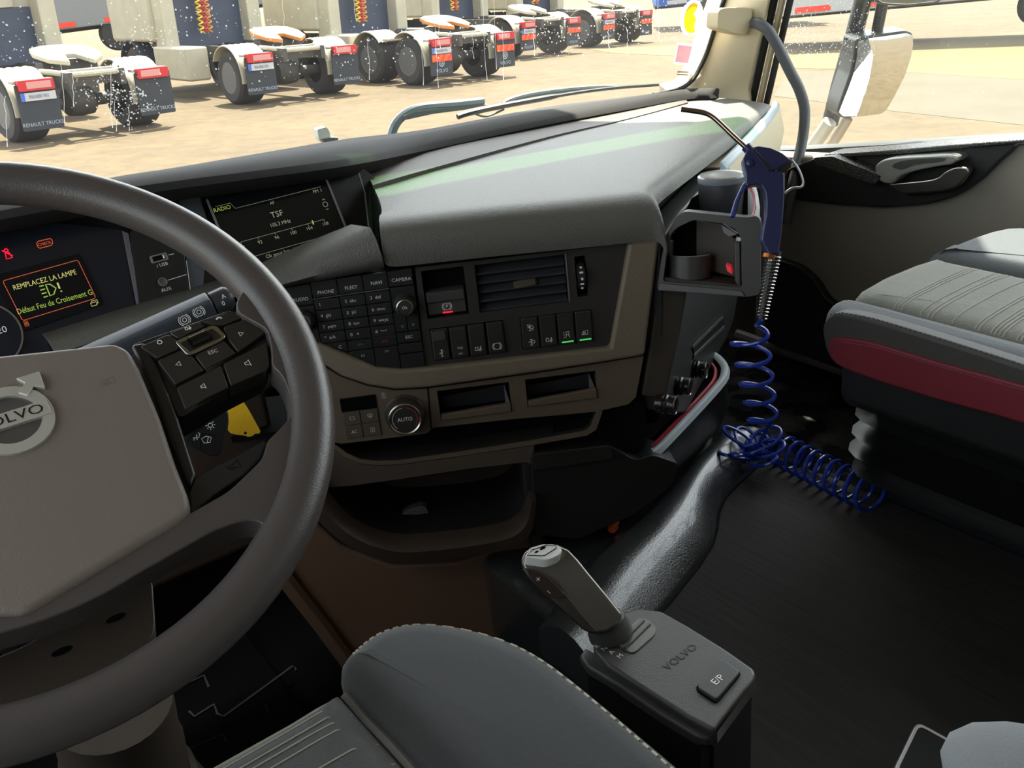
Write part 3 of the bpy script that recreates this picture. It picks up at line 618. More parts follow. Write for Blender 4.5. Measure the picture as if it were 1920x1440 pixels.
lines('key_rule', PF, [[(C0[1], .0532), (C0[4], .0550)]], .0011, .0030, M_satin, dash, th=.0015)
labs = [['1', '2  abc', '3  def'], ['4  ghi', '5  jkl', '6  mno'], ['7  pqrs', '8  tuv', '9  wxyz'], ['*  a/A', '0   +', '#  \u2423']]
for r in range(4):
    for c in range(3):
        s = labs[r][c]
        if s[0] == '#': s = '#'
        top = R_[r] if r else R_[0]-.0008+.0006*c
        k = key([(C0[c+1], R_[r+1]), (C0[c+2], R_[r+1]), (C0[c+2], top), (C0[c+1], top)])
        text(s, PF, (C0[c+1]+.0055, (top+R_[r+1])/2), .0041, M_grey, k, .0032, align='LEFT')
        if s == '#': lines('symbol', PF, [[(C0[c+1]+.0125, .0040), (C0[c+1]+.0125, .0025), (C0[c+1]+.0195, .0025), (C0[c+1]+.0195, .0040)]], .0005, .0032, M_grey, k)
key([(-.1965, -.0068), (-.1690, -.0185), (C0[2], -.0185), (C0[2], R_[4]), (-.1985, R_[4])], 'C', (-.1765, -.0115))
key([(C0[2], R_[5]), (C0[3], R_[5]), (C0[3], R_[4]), (C0[2], R_[4])], ic_='phone', isz=.0034, mm=mat('print_green', (110, 130, 50), .5))
key([(C0[3], R_[5]), (C0[4], R_[5]), (C0[4], R_[4]+.001), (C0[3], R_[4]+.001)], ic_='phone', isz=.0034, mm=mat('print_red', (190, 30, 45), .5))
pk = PF.P([(648, 665), (678, 679), (706, 689.5)])
key([pk[0], pk[1], (C0[3], -.0438), (C0[3], R_[5]), (-.1660, R_[5])], ic_='prev', uv=(-.1500, -.0262))
key([(C0[3], -.0445), (-.121, -.0488), (C0[4], -.0505), (C0[4], R_[5]), (C0[3], R_[5])], ic_='next', uv=(-.1210, -.0242))
kx = (C0[4]+C0[5])/2
key([(C0[4], .0250), (C0[5], .0250), (C0[5], .0552), (C0[4], .0552)], d=.002)
key([(C0[4], -.0020), (kx, -.0020), (kx, .0243), (C0[4], .0243)], ic_='left', uv=(kx-.0065, .0050)); key([(kx, -.0020), (C0[5], -.0020), (C0[5], .0243), (kx, .0243)], ic_='right', uv=(kx+.0075, .0058))
key([(C0[4], -.0167), (C0[5], -.0167), (C0[5], -.0024), (C0[4], -.0024)], 'ESC')
key([(C0[4], -.0305), (C0[5], -.0305), (C0[5], -.0172), (C0[4], -.0172)]); key([(C0[4], -.0508), (C0[5], -.0505), (C0[5], -.0310), (C0[4], -.0310)])
key([(-.2330, -.010), (C0[1], -.006), (C0[1], .0455), (-.2330, .0455)], d=.002)
def knob(c, r, lab, name='rotary_knob', h=.0036):
    bm = nb(); lathe(bm, [(r*1.08, 0), (r*1.08, .004), (r*.98, .006), (r*.95, .013), (r*.86, .0145), (r*.70, .0148)], PF.w(*c, .002), PF.n, 32); k = obj(name, bm, mat('knob_black', (52, 50, 49), .35), dash)
    bm = nb(); lathe(bm, [(r*.78, 0), (r*.80, .001), (r*.72, .0016), (r*.69, .0006)], PF.w(*c, .0163), PF.n, 32, cap=False); obj('chrome_ring', bm, M_satin, k)
    if lab: text(lab, PF, (c[0], c[1]), h, M_white, k, .0170)
    return k
knob((-.0897, .0318), .0128, 'Ok'); knob((-.2151, .0279), .0128, 'Mute', h=.0034)

# --- centre fascia with openings
fa = PF.P([(778, 502), (1179, 456), (1144, 652), (798, 690)], .0)
H_park = rect(-.0648, .0095, -.0125, .0706); H_vent = rect(.0008, .0093, .1135, .0700); H_s1 = rect(-.0642, -.0462, .0285, -.0034); H_s2 = rect(.0496, -.0458, .1404, -.0038); H_th = rect(.1245, .0140, .1385, .0655)
ff = part('centre_fascia', PF, fa, -.012, 0, M_fascia, dash, holes=[H_park, H_vent, H_s1, H_s2, H_th], smooth=False, label='charcoal centre panel facing the driver')
part('fascia_backing', PF, rect(-.068, -.05, .150, .074), -.06, -.042, M_cav, dash, bev=0)
def well(poly, d0, d1, m_, name='recess', parent=None):
    bm = nb(); prism(bm, PF, [((a-sum(p[0] for p in poly)/4)*1.06+sum(p[0] for p in poly)/4, (b-sum(p[1] for p in poly)/4)*1.06+sum(p[1] for p in poly)/4) for a, b in poly], d0, d1, [poly]); obj(name, bm, m_, parent or dash, smooth=False)
for hpoly in (H_park, H_vent, H_s1, H_s2): well(hpoly, -.042, -.0125, M_black)
lines('fascia_edge', PF, [PF.P([(1179, 457), (1145, 651)], .001)], .0016, -.001, M_line, dash, th=.0025)
# parking brake
pb = part('parking_brake', PF, rect(-.0625, .0125, -.0150, .0430), -.035, -.004, mat('brake_grey', (66, 62, 62), .45), dash, bev=.0012, label='parking brake tab with a red light')
part('tab_step', PF, rect(-.0625, .0290, -.0150, .0425), -.006, .001, MATS['brake_grey'], pb, bev=.002)
icon('brake', PF, (-.0388, .0215), .0044, M_white, pb, -.0038, .0006, 'symbol'); text('P', PF, (-.0388, .0215), .0042, M_white, pb, -.0038)
lines('red_light', PF, [[(-.0448, .0142), (-.0322, .0142)]], .0018, -.0038, M_red_e, pb)
# air vent
av = part('air_vent', PF, rect(.0008, .0093, .1135, .0700), -.045, -.040, M_cav, dash, bev=0, label='rectangular air vent with five dark slats')
for i in range(5):
    v = .0640-.0116*i; bm = nb(); t = radians(38)
    sec = [(-.0125*cos(t)+.001*sin(t), .0125*sin(t)), (.0125*cos(t), -.0125*sin(t)+.0012), (.0125*cos(t), -.0125*sin(t)-.0012), (-.0125*cos(t)-.001, .0125*sin(t)-.0024)]
    loft(bm, [[PF.w(u, v+b, -.016+a) for a, b in sec] for u in (.0016, .1127)]); obj('slat', bm, mat('slat_black', (46, 48, 52), .4), av, bev=.0006)
bm = nb(); loft(bm, [[PF.w(.047, .0345, -.004), PF.w(.047, .0405, -.012), PF.w(.047, .036, -.018)], [PF.w(.052, .0345, .001), PF.w(.052, .0425, -.010), PF.w(.052, .036, -.018)], [PF.w(.074, .0365, .001), PF.w(.074, .0440, -.010), PF.w(.074, .038, -.018)], [PF.w(.0765, .037, -.004), PF.w(.0765, .0425, -.012), PF.w(.0765, .038, -.018)]])
obj('vent_tab', bm, mat('tab_bronze', (84, 76, 66), .3), av, bev=.001)
lines('vent_rim', PF, [[(.1140, .0705), (.1140, .0090)]], .0014, -.001, M_line, dash, th=.002)
# vent thumb wheel
bm = nb(); lathe(bm, [(.0150, 0), (.0175, .001), (.0175, .009), (.0150, .010)], PF.w(.1263, .0398, -.0075), PF.u, 28); tw = obj('thumb_wheel', bm, mat('thumb_black', (30, 30, 31), .4), dash)
part('wheel_well', PF, H_th, -.03, -.02, M_cav, dash, bev=0)
for v, wdt in ((.052, .0018), (.0465, .003), (.039, .0018), (.032, .003), (.0265, .0018)):
    dd = -.0075+sqrt(.0176**2-(v-.0398)**2); part('wheel_mark', PF, rect(.1313-wdt, v-.0008 if wdt > .002 else v-.0018, .1313+wdt*.5, v+.0014), dd-.0006, dd+.0003, M_white, tw, bev=0)
# rocker switches
def rocker(u0_, k, ico, led=False, two=None, blank=False, rub=None, rot=0):
    s = part('rocker_switch', PF, rect(u0_+.0006, -.0455, u0_+.0222, -.0042), -.02, .003, mat('rocker_black', (44, 42, 41), .42), dash, bev=.0018, seg=3)
    part('rocker_face', PF, rect(u0_+.0022, -.0430, u0_+.0206, -.0075), .003, .0042, MATS['rocker_black'], s, bev=.001)
    if blank: part('pad_insert', PF, rect(u0_+.0026, -.0185, u0_+.0186, -.0060), .004, .0056, MATS['brake_grey'], s, bev=.0006)
    cu_ = u0_+.0115
    if ico: icon(ico, PF, (cu_, -.0355 if not led else -.0320), .0042, M_white, s, .0043, .0006)
    if two: icon(two, PF, (cu_, -.0165), .0042, M_white, s, .0043, .0006); lines('symbol', PF, [[(cu_-.004, -.0125), (cu_+.004, -.0205)]], .0006, .0043, M_white, s)
    if rub: text(rub, PF, (cu_, -.0318), .0028, M_white, s, .0043); text('OFF', PF, (cu_, -.0392), .0022, M_white, s, .0043)
    if led: lines('green_light', PF, [[(cu_-.0072, -.0412), (cu_+.0076, -.0412)]], .0018, .0043, M_gled, s)
rocker(-.0640, 0, 'fork', blank=True); s = None
rocker(-.0408, 1, None, rub='TCS'); rocker(-.0176, 2, 'truck'); rocker(.0058, 3, 'brake')
rocker(.0498, 0, 'steam', two='steam'); rocker(.0726, 1, 'truck'); rocker(.0953, 2, 'lane', led=True); rocker(.1180, 3, 'crash', led=True)

# --- taupe band round the fascia
bp = PF.P([(1180, 455), (1237, 449), (1226, 540), (1209, 667), (1120, 682), (1000, 700), (880, 717), (800, 728), (740, 731), (690, 723), (640, 706), (600, 680), (560, 640), (600, 645), (643, 663), (705, 690), (752, 694), (798, 691), (1145, 652)], .010)
part('lower_band', PF, bp, -.04, .010, M_band, dash, bev=.005, seg=4, label='taupe band below the switches')
# --- lower fascia
lf = PF.P([(560, 660), (640, 707), (690, 724), (740, 732), (800, 729), (1000, 701), (1207, 668), (1192, 745), (1178, 758), (1118, 772), (960, 786), (812, 802), (800, 813), (640, 832), (560, 815)], .0)
T1 = rect(-.0655, -.1275, .0275, -.0865); T2 = rect(.0482, -.1240, .1400, -.0862)
part('lower_fascia', PF, lf, -.03, .0, M_low, dash, holes=[T1, T2], smooth=False, label='brown-grey lower panel with two small trays')
for T in (T1, T2): well(T, -.055, -.003, M_black); part('recess_back', PF, T, -.060, -.055, M_cav, dash, bev=0)
def tray(T, tilt):
    t = part('tray', PF, [(T[0][0]+.001, T[0][1]+.001), (T[1][0]-.001, T[0][1]+.001), (T[1][0]-.001, T[0][1]+.011+tilt), (T[0][0]+.001, T[0][1]+.009)], -.004, .004, M_low, dash, bev=.0015, label='small pull-out tray')
    part('tray_back', PF, [(T[0][0]+.004, T[0][1]+.006), (T[1][0]-.006, T[0][1]+.006), (T[1][0]-.004, T[2][1]-.012), (T[0][0]+.004, T[2][1]-.018)], -.030, -.026, mat('tray_black', (40, 40, 43), .4), t, bev=.001)
    bm = nb(); u1_ = T[1][0]-.002; loft(bm, [[PF.w(u1_, T[0][1]+.002, .002), PF.w(u1_, T[0][1]+.012, .002), PF.w(u1_-.003, T[2][1]-.012, -.028), PF.w(u1_-.003, T[0][1]+.002, -.028)], [PF.w(u1_-.0015, T[0][1]+.002, .002), PF.w(u1_-.0015, T[0][1]+.012, .002), PF.w(u1_-.0045, T[2][1]-.012, -.028), PF.w(u1_-.0045, T[0][1]+.002, -.028)]]); obj('tray_side', bm, M_line, t)
tray(T1, .002); tray(T2, .004)
lines('panel_gap', PF, [PF.P([(802, 727), (809, 806)], .0006)], .002, -.0002, M_cav, dash, th=.0008)
# --- climate controls
part('climate_display', PF, rect(-.1890, -.0985, -.1436, -.0800), -.004, .002, M_gloss, dash, bev=.0008, label='small dark climate display')
for i, (a, b, ico, tx) in enumerate([(-.1890, -.0990, 'recirc', None), (-.1660, -.0990, 'demist', None), (-.1890, -.1176, None, 'AC'), (-.1660, -.1176, 'fan', None)]):
    k = part('climate_button', PF, rect(a+.0004, b-.0180, a+.0224, b-.0004), -.004, .002, mat('clim_btn', (84, 74, 66), .45), dash, bev=.0008)
    if ico: icon(ico, PF, (a+.0118, b-.0088), .0034, M_grey, k, .002, .0005)
    if tx: text(tx, PF, (a+.0118, b-.0092), .0040, M_grey, k, .002)
icon('temp', PF, PF.p(718, 742, .001), .0042, M_grey, dash, .0004, .0005)
bm = nb(); lathe(bm, [(.0265, 0), (.0265, .002), (.0245, .004), (.0228, .016), (.0215, .0185), (.0200, .0190)], PF.w(-.1096, -.1118, 0), PF.n, 40); cdial = obj('climate_dial', bm, mat('dial_dark', (58, 52, 48), .35), dash, label='round climate dial marked AUTO')
bm = nb(); lathe(bm, [(.0205, 0), (.0212, .0012), (.0200, .0022), (.0184, .0010)], PF.w(-.1096, -.1118, .0185), PF.n, 40, cap=False); obj('chrome_ring', bm, M_satin, cdial)
bm = nb(); lathe(bm, [(.0184, 0), (.0184, .0006)], PF.w(-.1096, -.1118, .0190), PF.n, 40); obj('dial_face', bm, mat('dial_face', (46, 42, 40), .5), cdial)
text('AUTO', PF, (-.1096, -.1118), .0050, M_white, cdial, .0198, sx=.95)
def arc(c, r, a0, a1, n=12): return [(c[0]+r*cos(radians(a0+(a1-a0)*i/n)), c[1]+r*sin(radians(a0+(a1-a0)*i/n))) for i in range(n+1)]
lines('warm_arc', PF, [arc((-.1096, -.1118), .0158, -45, 80)], .0006, .0198, mat('print_red2', (200, 60, 45), .5), cdial); lines('cool_arc', PF, [arc((-.1096, -.1118), .0158, 95, 225)], .0006, .0198, M_grey, cdial)

# --- slot shelf under the lower fascia
M_slot = mat('slot_brown', (26, 24, 23), .7)
bm = nb()
lipu = PF.P([(560, 800), (632, 836), (650, 850), (675, 861), (705, 865), (745, 864), (860, 848), (1000, 826), (1095, 809), (1108, 800), (1119, 771)], .0); lipd = PF.P([(560, 812), (628, 842), (646, 857), (672, 868), (704, 872), (748, 871), (862, 855), (1002, 834), (1100, 817), (1118, 806), (1130, 771)], .0)
loft(bm, [[PF.w(*a, .0), PF.w(*b, .0), PF.w(b[0], b[1], -.006), PF.w(a[0], a[1], -.006)] for a, b in zip(lipu, lipd)])
obj('shelf_lip', bm, M_low, dash)
bm = nb(); loft(bm, [[PF.w(*a, -.003), PF.w(*b, -.003), PF.w(b[0], b[1]+.004, -.15), PF.w(a[0], a[1]+.008, -.15)] for a, b in zip(lipu, lipd)]); obj('shelf_floor', bm, M_slot, dash)
part('shelf_roof', PF, rect(-.34, -.132, .16, -.124), -.17, -.028, M_cav, dash, bev=0)
part('shelf_back', PF, rect(-.30, -.30, .16, -.125), -.17, -.16, M_cav, dash, bev=0)
# --- open bin below
M_binw = mat('bin_brown', (70, 60, 48), .6, bump=.2, bscale=400)
wl = PF.P([(560, 815), (630, 843), (650, 860), (676, 870), (706, 874), (750, 873), (862, 857), (1002, 836), (1000, 872), (985, 868), (880, 880), (760, 898), (660, 912), (560, 920)], .0)
part('bin_header', PF, wl, -.012, -.001, mat('bin_header', (78, 66, 58), .55), dash, bev=.001)
part('bin_back', PF, rect(-.30, -.36, .05, -.16), -.150, -.140, M_binw, dash, bev=0)
part('bin_side', PF, rect(.032, -.36, .052, -.19), -.145, -.002, mat('bin_side_brown', (30, 26, 24), .6), dash, bev=.004)
inn = [(560, 860), (590, 905), (615, 950), (645, 985), (685, 1010), (730, 1024), (770, 1027), (850, 1020), (920, 1010), (962, 998), (985, 975), (995, 940)]
outp = [(540, 900), (572, 948), (600, 985), (640, 1020), (690, 1045), (735, 1058), (775, 1061), (860, 1052), (930, 1040), (975, 1024), (1000, 995), (1006, 940)]
A = spline([V((*PF.p(*q, .03), 0)) for q in inn], 4); B = spline([V((*PF.p(*q, .03), 0)) for q in outp], 4)
bm = nb(); loft(bm, [[PF.w(a.x, a.y, -.02), PF.w(a.x, a.y+.001, .020), PF.w(a.x+(b.x-a.x)*.25, a.y+(b.y-a.y)*.25, .030), PF.w(b.x, b.y, .024), PF.w(b.x, b.y, -.03)] for a, b in zip(A, B)]); obj('bin_rim', bm, mat('bin_rim', (66, 55, 48), .42), dash, ang=60)
bm = nb(); loft(bm, [[PF.w(a.x, a.y, .0), PF.w(a.x, a.y+.006, -.14), PF.w(a.x, a.y-.02, -.14), PF.w(a.x, a.y-.03, 0)] for a in A]); obj('bin_floor', bm, mat('bin_floor', (26, 25, 25), .6), dash)
# --- kick panel below the bin, facing the driver
kp = PF.P([(520, 900), (572, 948), (600, 985), (640, 1022), (735, 1060), (860, 1054), (1000, 1000), (1010, 1230), (660, 1265), (600, 1180), (545, 1100)], -.02)
part('lower_cover', PF, kp, -.06, -.02, M_kick, dash, bev=.006, label='brown plastic cover below the open bin')
bm = nb(); P1 = [PF.px(x, y, -.012) for x, y in [(505, 1040), (545, 1098), (600, 1168), (650, 1236), (700, 1300)]]
tube(bm, P1, .012, 8); obj('cover_edge', bm, M_kick, dash)
# --- dark lower right door and side bin
gl = PF.P([(996, 851), (1060, 842), (1140, 833), (1192, 863), (1222, 852), (1275, 870), (1265, 905), (1190, 965), (1085, 1012), (1002, 1003)], .004)
part('locker_door', PF, rnd(gl, .008), -.06, .004, mat('locker_black', (20, 19, 19), .5), dash, bev=.004, seg=3, label='black lower locker door')
part('locker_strip', PF, PF.P([(998, 852), (1140, 835), (1150, 850), (1150, 862), (1002, 884)], .008), .0, .008, mat('locker_strip', (30, 27, 26), .5), dash, bev=.002)
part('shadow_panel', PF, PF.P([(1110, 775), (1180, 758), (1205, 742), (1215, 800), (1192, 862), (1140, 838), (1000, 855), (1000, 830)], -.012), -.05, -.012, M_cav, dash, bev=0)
rim = [V((.196, .836, .264)), V((.205, .836, .268)), V((.222, .838, .270)), V((.401, .904, .272)), V((.448, .930, .274)), V((.468, .955, .275)), V((.478, .985, .276)), V((.470, 1.01, .276))]
rimS = spline(rim, 4)
bm = nb(); tube(bm, rimS, .0056, 8, sec=[(-.6, -1), (.9, -1), (1.1, -.4), (1.1, .5), (.8, 1), (-.6, 1)]); obj('bin_edge', bm, mat('bin_edge_grey', (178, 186, 190), .35), dash, label='pale edge of the side bin')
bm = nb(); tube(bm, [p + V((-.010, .012, -.003)) for p in rimS[5:]], .0032, 6); obj('red_piping', bm, mat('piping_red', (150, 26, 44), .5), dash, label='dark red edging inside the side bin')
foot = [onz(1170, 975, .14), onz(1190, 965, .14), onz(1215, 948, .14), onz(1275, 900, .14), onz(1320, 850, .14), onz(1340, 822, .14), onz(1346, 800, .15), onz(1340, 790, .15)]
footS = spline(foot, 4)
bm = nb(); loft(bm, [[a+V((.0, .0, -.004)), a.lerp(b, .5)+V((.012, -.012, 0)), b, b+V((-.03, .05, 0)), a+V((-.02, .035, -.02))] for a, b in zip(rimS, footS)]); obj('side_bin', bm, mat('side_bin_black', (20, 20, 22), .45), dash, ang=60)
# side flank above the bin
sf = SF.P([(1238, 452), (1243, 545), (1300, 556), (1372, 560), (1388, 566), (1378, 620), (1366, 652), (1340, 668), (1250, 755), (1212, 745)], .0)
fl = [(-.012, -.07), (-.006, .16), (.10, .17), (.48, .17), (.62, .19), (.60, .02), (.44, -.12), (.38, -.13), (.10, -.13)]
part('flank_panel', SF, fl, -.03, .0, mat('flank_slate', (42, 43, 42), .5), dash, bev=.003, label='dark slate side panel facing the passenger')
part('flank_post', PF, PF.P([(1236, 520), (1292, 530), (1278, 620), (1262, 690), (1249, 748), (1203, 744), (1218, 650)], -.004), -.03, -.004, mat('post_brown', (62, 54, 47), .5), dash, bev=.004)
part('flank_slot', SF, SF.P([(1300, 652), (1356, 596), (1359, 612), (1303, 667)], .002), -.002, .002, mat('slot_dark', (30, 32, 36), .4), dash, bev=0)
lines('slot_rim', SF, [SF.P([(1300, 651), (1356, 595)], .003), SF.P([(1302, 668), (1359, 613)], .003)], .005, .002, M_alu, dash, th=.001)
for c in ((1240, 757), (1268, 723), (1300, 692)):
    p = SF.px(*c, .0); bm = nb(); lathe(bm, [(.0125, -.006), (.0135, .0), (.0135, .003), (.0120, .004), (.0135, .008), (.0120, .010), (.0128, .014), (.0118, .019), (.0095, .0195)], p, SF.n, 20); kb = obj('valve_knob', bm, mat('knob_gloss', (34, 30, 30), .2), dash)
    bm = nb(); lathe(bm, [(.0120, .0), (.0124, .001), (.0112, .0018)], p+SF.n*.0185, SF.n, 20, cap=False); obj('chrome_ring', bm, M_satin, kb)
# pale trim and side vent at the passenger end
M_rimb = mat('end_trim_blue', (170, 184, 194), .3)
bm = nb()
tl = [(1350, 304), (1380, 273), (1412, 240), (1436, 214), (1445, 198), (1447, 192)]; tr_ = [(1367, 309), (1396, 280), (1424, 250), (1446, 224), (1458, 206), (1462, 195)]
def sfp(q, z): return onz(*q, z)
A = [onz(*q, .585) for q in tl]; B = [onz(*q, .577) for q in tr_]
loft(bm, [[a, a.lerp(b, .5)+V((0, 0, .004)), b, b-V((0, 0, .012)), a-V((0, 0, .02))] for a, b in zip(A, B)]); obj('end_trim', bm, M_rimb, dash, ang=60, label='pale trim strip at the passenger end')
bm = nb(); loft(bm, [[b-V((0, 0, .004)), b+V((.006, -.008, -.05)), b+V((.0, -.004, -.085)), b+V((-.03, .05, -.085)), b+V((-.03, .05, -.004))] for b in B]); obj('end_face', bm, M_cream, dash, ang=60)
E2 = Fr(onx(1443, 240, .86), (.72, .70, 0), (.70, -.72, 0))
ev = part('side_vent', E2, E2.P([(1436, 232), (1452, 214), (1456, 222), (1452, 262), (1446, 284), (1440, 290), (1436, 270)], .012), -.02, .012, M_cav, dash, bev=.002)
for i in range(3): part('slat', E2, E2.P([(1440, 246+13*i), (1452, 236+13*i), (1451, 241+13*i), (1440, 252+13*i)], .015), .0, .015, M_alu, ev, bev=.0006)
# ------------------------------------------------------------------ steering wheel
_e = radians(54.9)
WC = V((-.546, .674, .669))
WF = Fr(WC, (1, 0, 0), (0, -cos(_e), sin(_e)))
sw = thing('steering_wheel', WC, 'dark grey leather steering wheel with taupe hub cover and silver round emblem', 'steering wheel')
M_leather = mat('wheel_leather', (82, 76, 75), .34, bump=.15, bscale=700)
M_spk = mat('spoke_black', (36, 36, 38), .32, bump=.05, bscale=500)
M_hub = mat('hub_taupe', (124, 113, 105), .48, bump=.22, bscale=800)
M_btn = mat('wheel_button', (46, 44, 42), .35)
bm = nb(); tube(bm, [WF.w(.2135*cos(2*pi*i/96), .2135*sin(2*pi*i/96), 0) for i in range(96)], .0165, 18, closed=True, sec=[(cos(2*pi*k/18)*1.0, sin(2*pi*k/18)*1.02) for k in range(18)], up=WF.n); obj('rim', bm, M_leather, sw, ang=90)
Z4 = lambda x, y, d=0: WF.p(x/3, 540+y/3, d)
def wl_(pts, d=0): return [Z4(x, y, d) for x, y in pts]
def mir(poly): return [(-a+.004, b) for a, b in poly][::-1]
# leather arms blending the spokes into the rim, both sides
up_arm = WF.P([(452, 556), (442, 574), (446, 593), (500, 622), (509, 660), (509, 692), (524, 704), (536, 726), (546, 760), (576, 760), (588, 690), (566, 625), (520, 568), (476, 528)], .004)
lo_arm = [(.006, -.132)] + WF.P([(357, 967), (430, 925), (493, 864), (499, 832), (522, 812), (552, 776), (596, 800), (586, 900), (548, 990), (512, 1010), (497, 990), (478, 980), (450, 982), (400, 1000), (330, 1040), (270, 1074), (200, 1116)], .004); lo_arm.append((.006, lo_arm[-1][1]-.001))
strap = WF.P([(-60, 1190), (100, 1100), (357, 967), (420, 932), (440, 975), (400, 1000), (280, 1068), (120, 1160), (-40, 1245)], -.008)
for side_ in (0, 1):
    f = mir if side_ else (lambda p: p)
    part('rim_arm', WF, f(rnd(up_arm, .006)), -.016, .008, M_leather, sw, bev=.0075, seg=4)
    if not side_: part('lower_spoke', WF, rnd(lo_arm + mir(lo_arm), .006), -.018, .008, M_leather, sw, bev=.008, seg=4)
pass
# button pod
pod = wl_([(735, 335), (1290, 138), (1390, 165), (1500, 245), (1525, 440), (1500, 475), (1290, 580), (1120, 680), (1010, 745), (900, 560), (820, 430)], -.004)
for side_ in (0, 1): part('button_pod', WF, (mir if side_ else (lambda p: p))(rnd(pod, .004)), -.030, -.001, M_spk, sw, bev=.003, seg=3)
def wb(pts, name='wheel_button', ico=None, tx=None, uv=None, d1=.004, isz=.0030, m_=None):
    poly = wl_(pts, d1); cx = sum(p[0] for p in poly)/len(poly); cy = sum(p[1] for p in poly)/len(poly)
    poly = [(cx+(a-cx)*.975, cy+(b-cy)*.965) for a, b in poly]
    b = part(name, WF, rnd(poly, .0012, 2), -.012, d1, m_ or M_btn, sw, bev=.0016, seg=3)
    q = Z4(*uv, d1) if uv else (cx, cy)
    if ico: icon(ico, WF, q, isz, M_white, b, d1, .0005)
    if tx: text(tx, WF, q, .0032, M_grey, b, d1)
    return b
wb([(785, 328), (945, 257), (1000, 290), (985, 310), (1012, 342), (880, 398)], ico='ring', uv=(898, 305), isz=.0016)
wb([(952, 252), (1112, 186), (1158, 212), (1000, 285)], ico='truck', uv=(1058, 225), isz=.0022)
wb([(1120, 182), (1290, 135), (1375, 162), (1252, 212), (1200, 205)], ico='phone', uv=(1230, 170), isz=.0022)
wb([(1252, 216), (1380, 170), (1498, 252), (1338, 362), (1280, 285)], ico='right', uv=(1357, 257))
wb([(880, 404), (1015, 346), (1050, 380), (1085, 380), (1150, 465), (985, 547)], ico='left', uv=(1002, 428))
wb([(1092, 376), (1262, 292), (1332, 366), (1152, 462)], tx='ESC', uv=(1198, 360))
wb([(990, 556), (1245, 430), (1288, 556), (1150, 625), (1040, 690)], ico='spk', uv=(1143, 553), isz=.0028)
wb([(1252, 424), (1502, 302), (1520, 440), (1495, 468), (1295, 552)], ico='spk', uv=(1393, 423), isz=.0034)
sf_ = wl_([(985, 302), (1010, 285), (1190, 208), (1225, 215), (1272, 268), (1255, 288), (1075, 375), (1045, 370)], .006)
part('scroll_frame', WF, rnd(sf_, .002), -.006, .006, M_satin, sw, bev=.001)
part('scroll_bed', WF, rnd(wl_([(1008, 308), (1195, 225), (1248, 270), (1062, 355)], .007), .0015), .003, .0068, M_spk, sw, bev=.0006)
sc_ = wl_([(1052, 292), (1165, 243), (1198, 285), (1085, 335)], .0076)
part('scroll_slot', WF, sc_, .005, .0074, M_cav, sw, bev=0)
a, b = Z4(1072, 300, .008), Z4(1168, 258, .008); bm = nb(); tube(bm, [WF.w(*a, .005), WF.w(*b, .005)], .0050, 12); obj('scroll_wheel', bm, M_gloss, sw)
# black bar between hub cover and pods, horn bar
bar_ = wl_([(735, 335), (815, 318), (900, 470), (1005, 745), (1105, 1060), (1068, 1145), (960, 880), (850, 560)], -.002)
hornb = wl_([(1100, 1062), (1290, 965), (1488, 858), (1500, 880), (1470, 960), (1380, 1050), (1200, 1170), (1070, 1285), (1062, 1150)], .000)
for side_ in (0, 1):
    f = mir if side_ else (lambda p: p)
    part('spoke_bar', WF, f(bar_), -.035, .002, M_spk, sw, bev=.003, seg=3)
    hb = part('horn_bar', WF, f(hornb), -.030, .001, mat('horn_black', (40, 40, 42), .25), sw, bev=.005, seg=4)
    if not side_: icon('horn', WF, Z4(1312, 998, .0015), .0046, M_cav, hb, .001, .0005, 'embossed_horn')
# hub cover
hc = WF.P([(215, 640), (242, 653), (262, 690), (300, 780), (330, 870), (352, 925), (357, 945), (352, 962), (335, 978)], .012)
hcp = hc + [(-.02, -.150), (-.066, -.128), (-.076, -.11), (-.088, .0), (-.088, .018), (-.080, .030), (.0, .040)]
part('hub_cover', WF, hcp, -.03, .012, M_hub, sw, bev=.010, seg=5, label='taupe grained hub cover')
icon('horn', WF, WF.p(203, 714, .0126), .0046, mat('emboss_taupe', (86, 82, 76), .5), sw, .0118, .0006, 'embossed_horn')
ec = WF.p(20, 787, .014)
bm = nb(); strip(bm, WF, circ(ec[0], ec[1], .0222, 48), .0075, .0115, .0030, True); em = obj('emblem', bm, mat('emblem_silver', (214, 212, 206), .38, metal=.55), sw, label='silver ring emblem with arrow and name bar')
part('emblem_bar', WF, [(ec[0]-.024, ec[1]-.0052), (ec[0]+.024, ec[1]-.0052), (ec[0]+.024, ec[1]+.0062), (ec[0]-.024, ec[1]+.0062)], .012, .0152, MATS['emblem_silver'], em, bev=.0004)
text('VOLVO', WF, (ec[0], ec[1]+.0005), .0074, mat('emblem_letter', (24, 26, 30), .4), em, .0152, sx=1.18)
q = ec; part('emblem_arrow', WF, [(q[0]+.0105, q[1]+.0175), (q[0]+.0150, q[1]+.0135), (q[0]+.0205, q[1]+.0190), (q[0]+.0265, q[1]+.0150), (q[0]+.0275, q[1]+.0290), (q[0]+.0130, q[1]+.0290), (q[0]+.0165, q[1]+.0235)], .012, .0155, MATS['emblem_silver'], em, bev=.0004)
part('emblem_ground', WF, circ(ec[0], ec[1], .0195, 32), .011, .0122, mat('emblem_dark', (84, 80, 78), .4), em, bev=0)

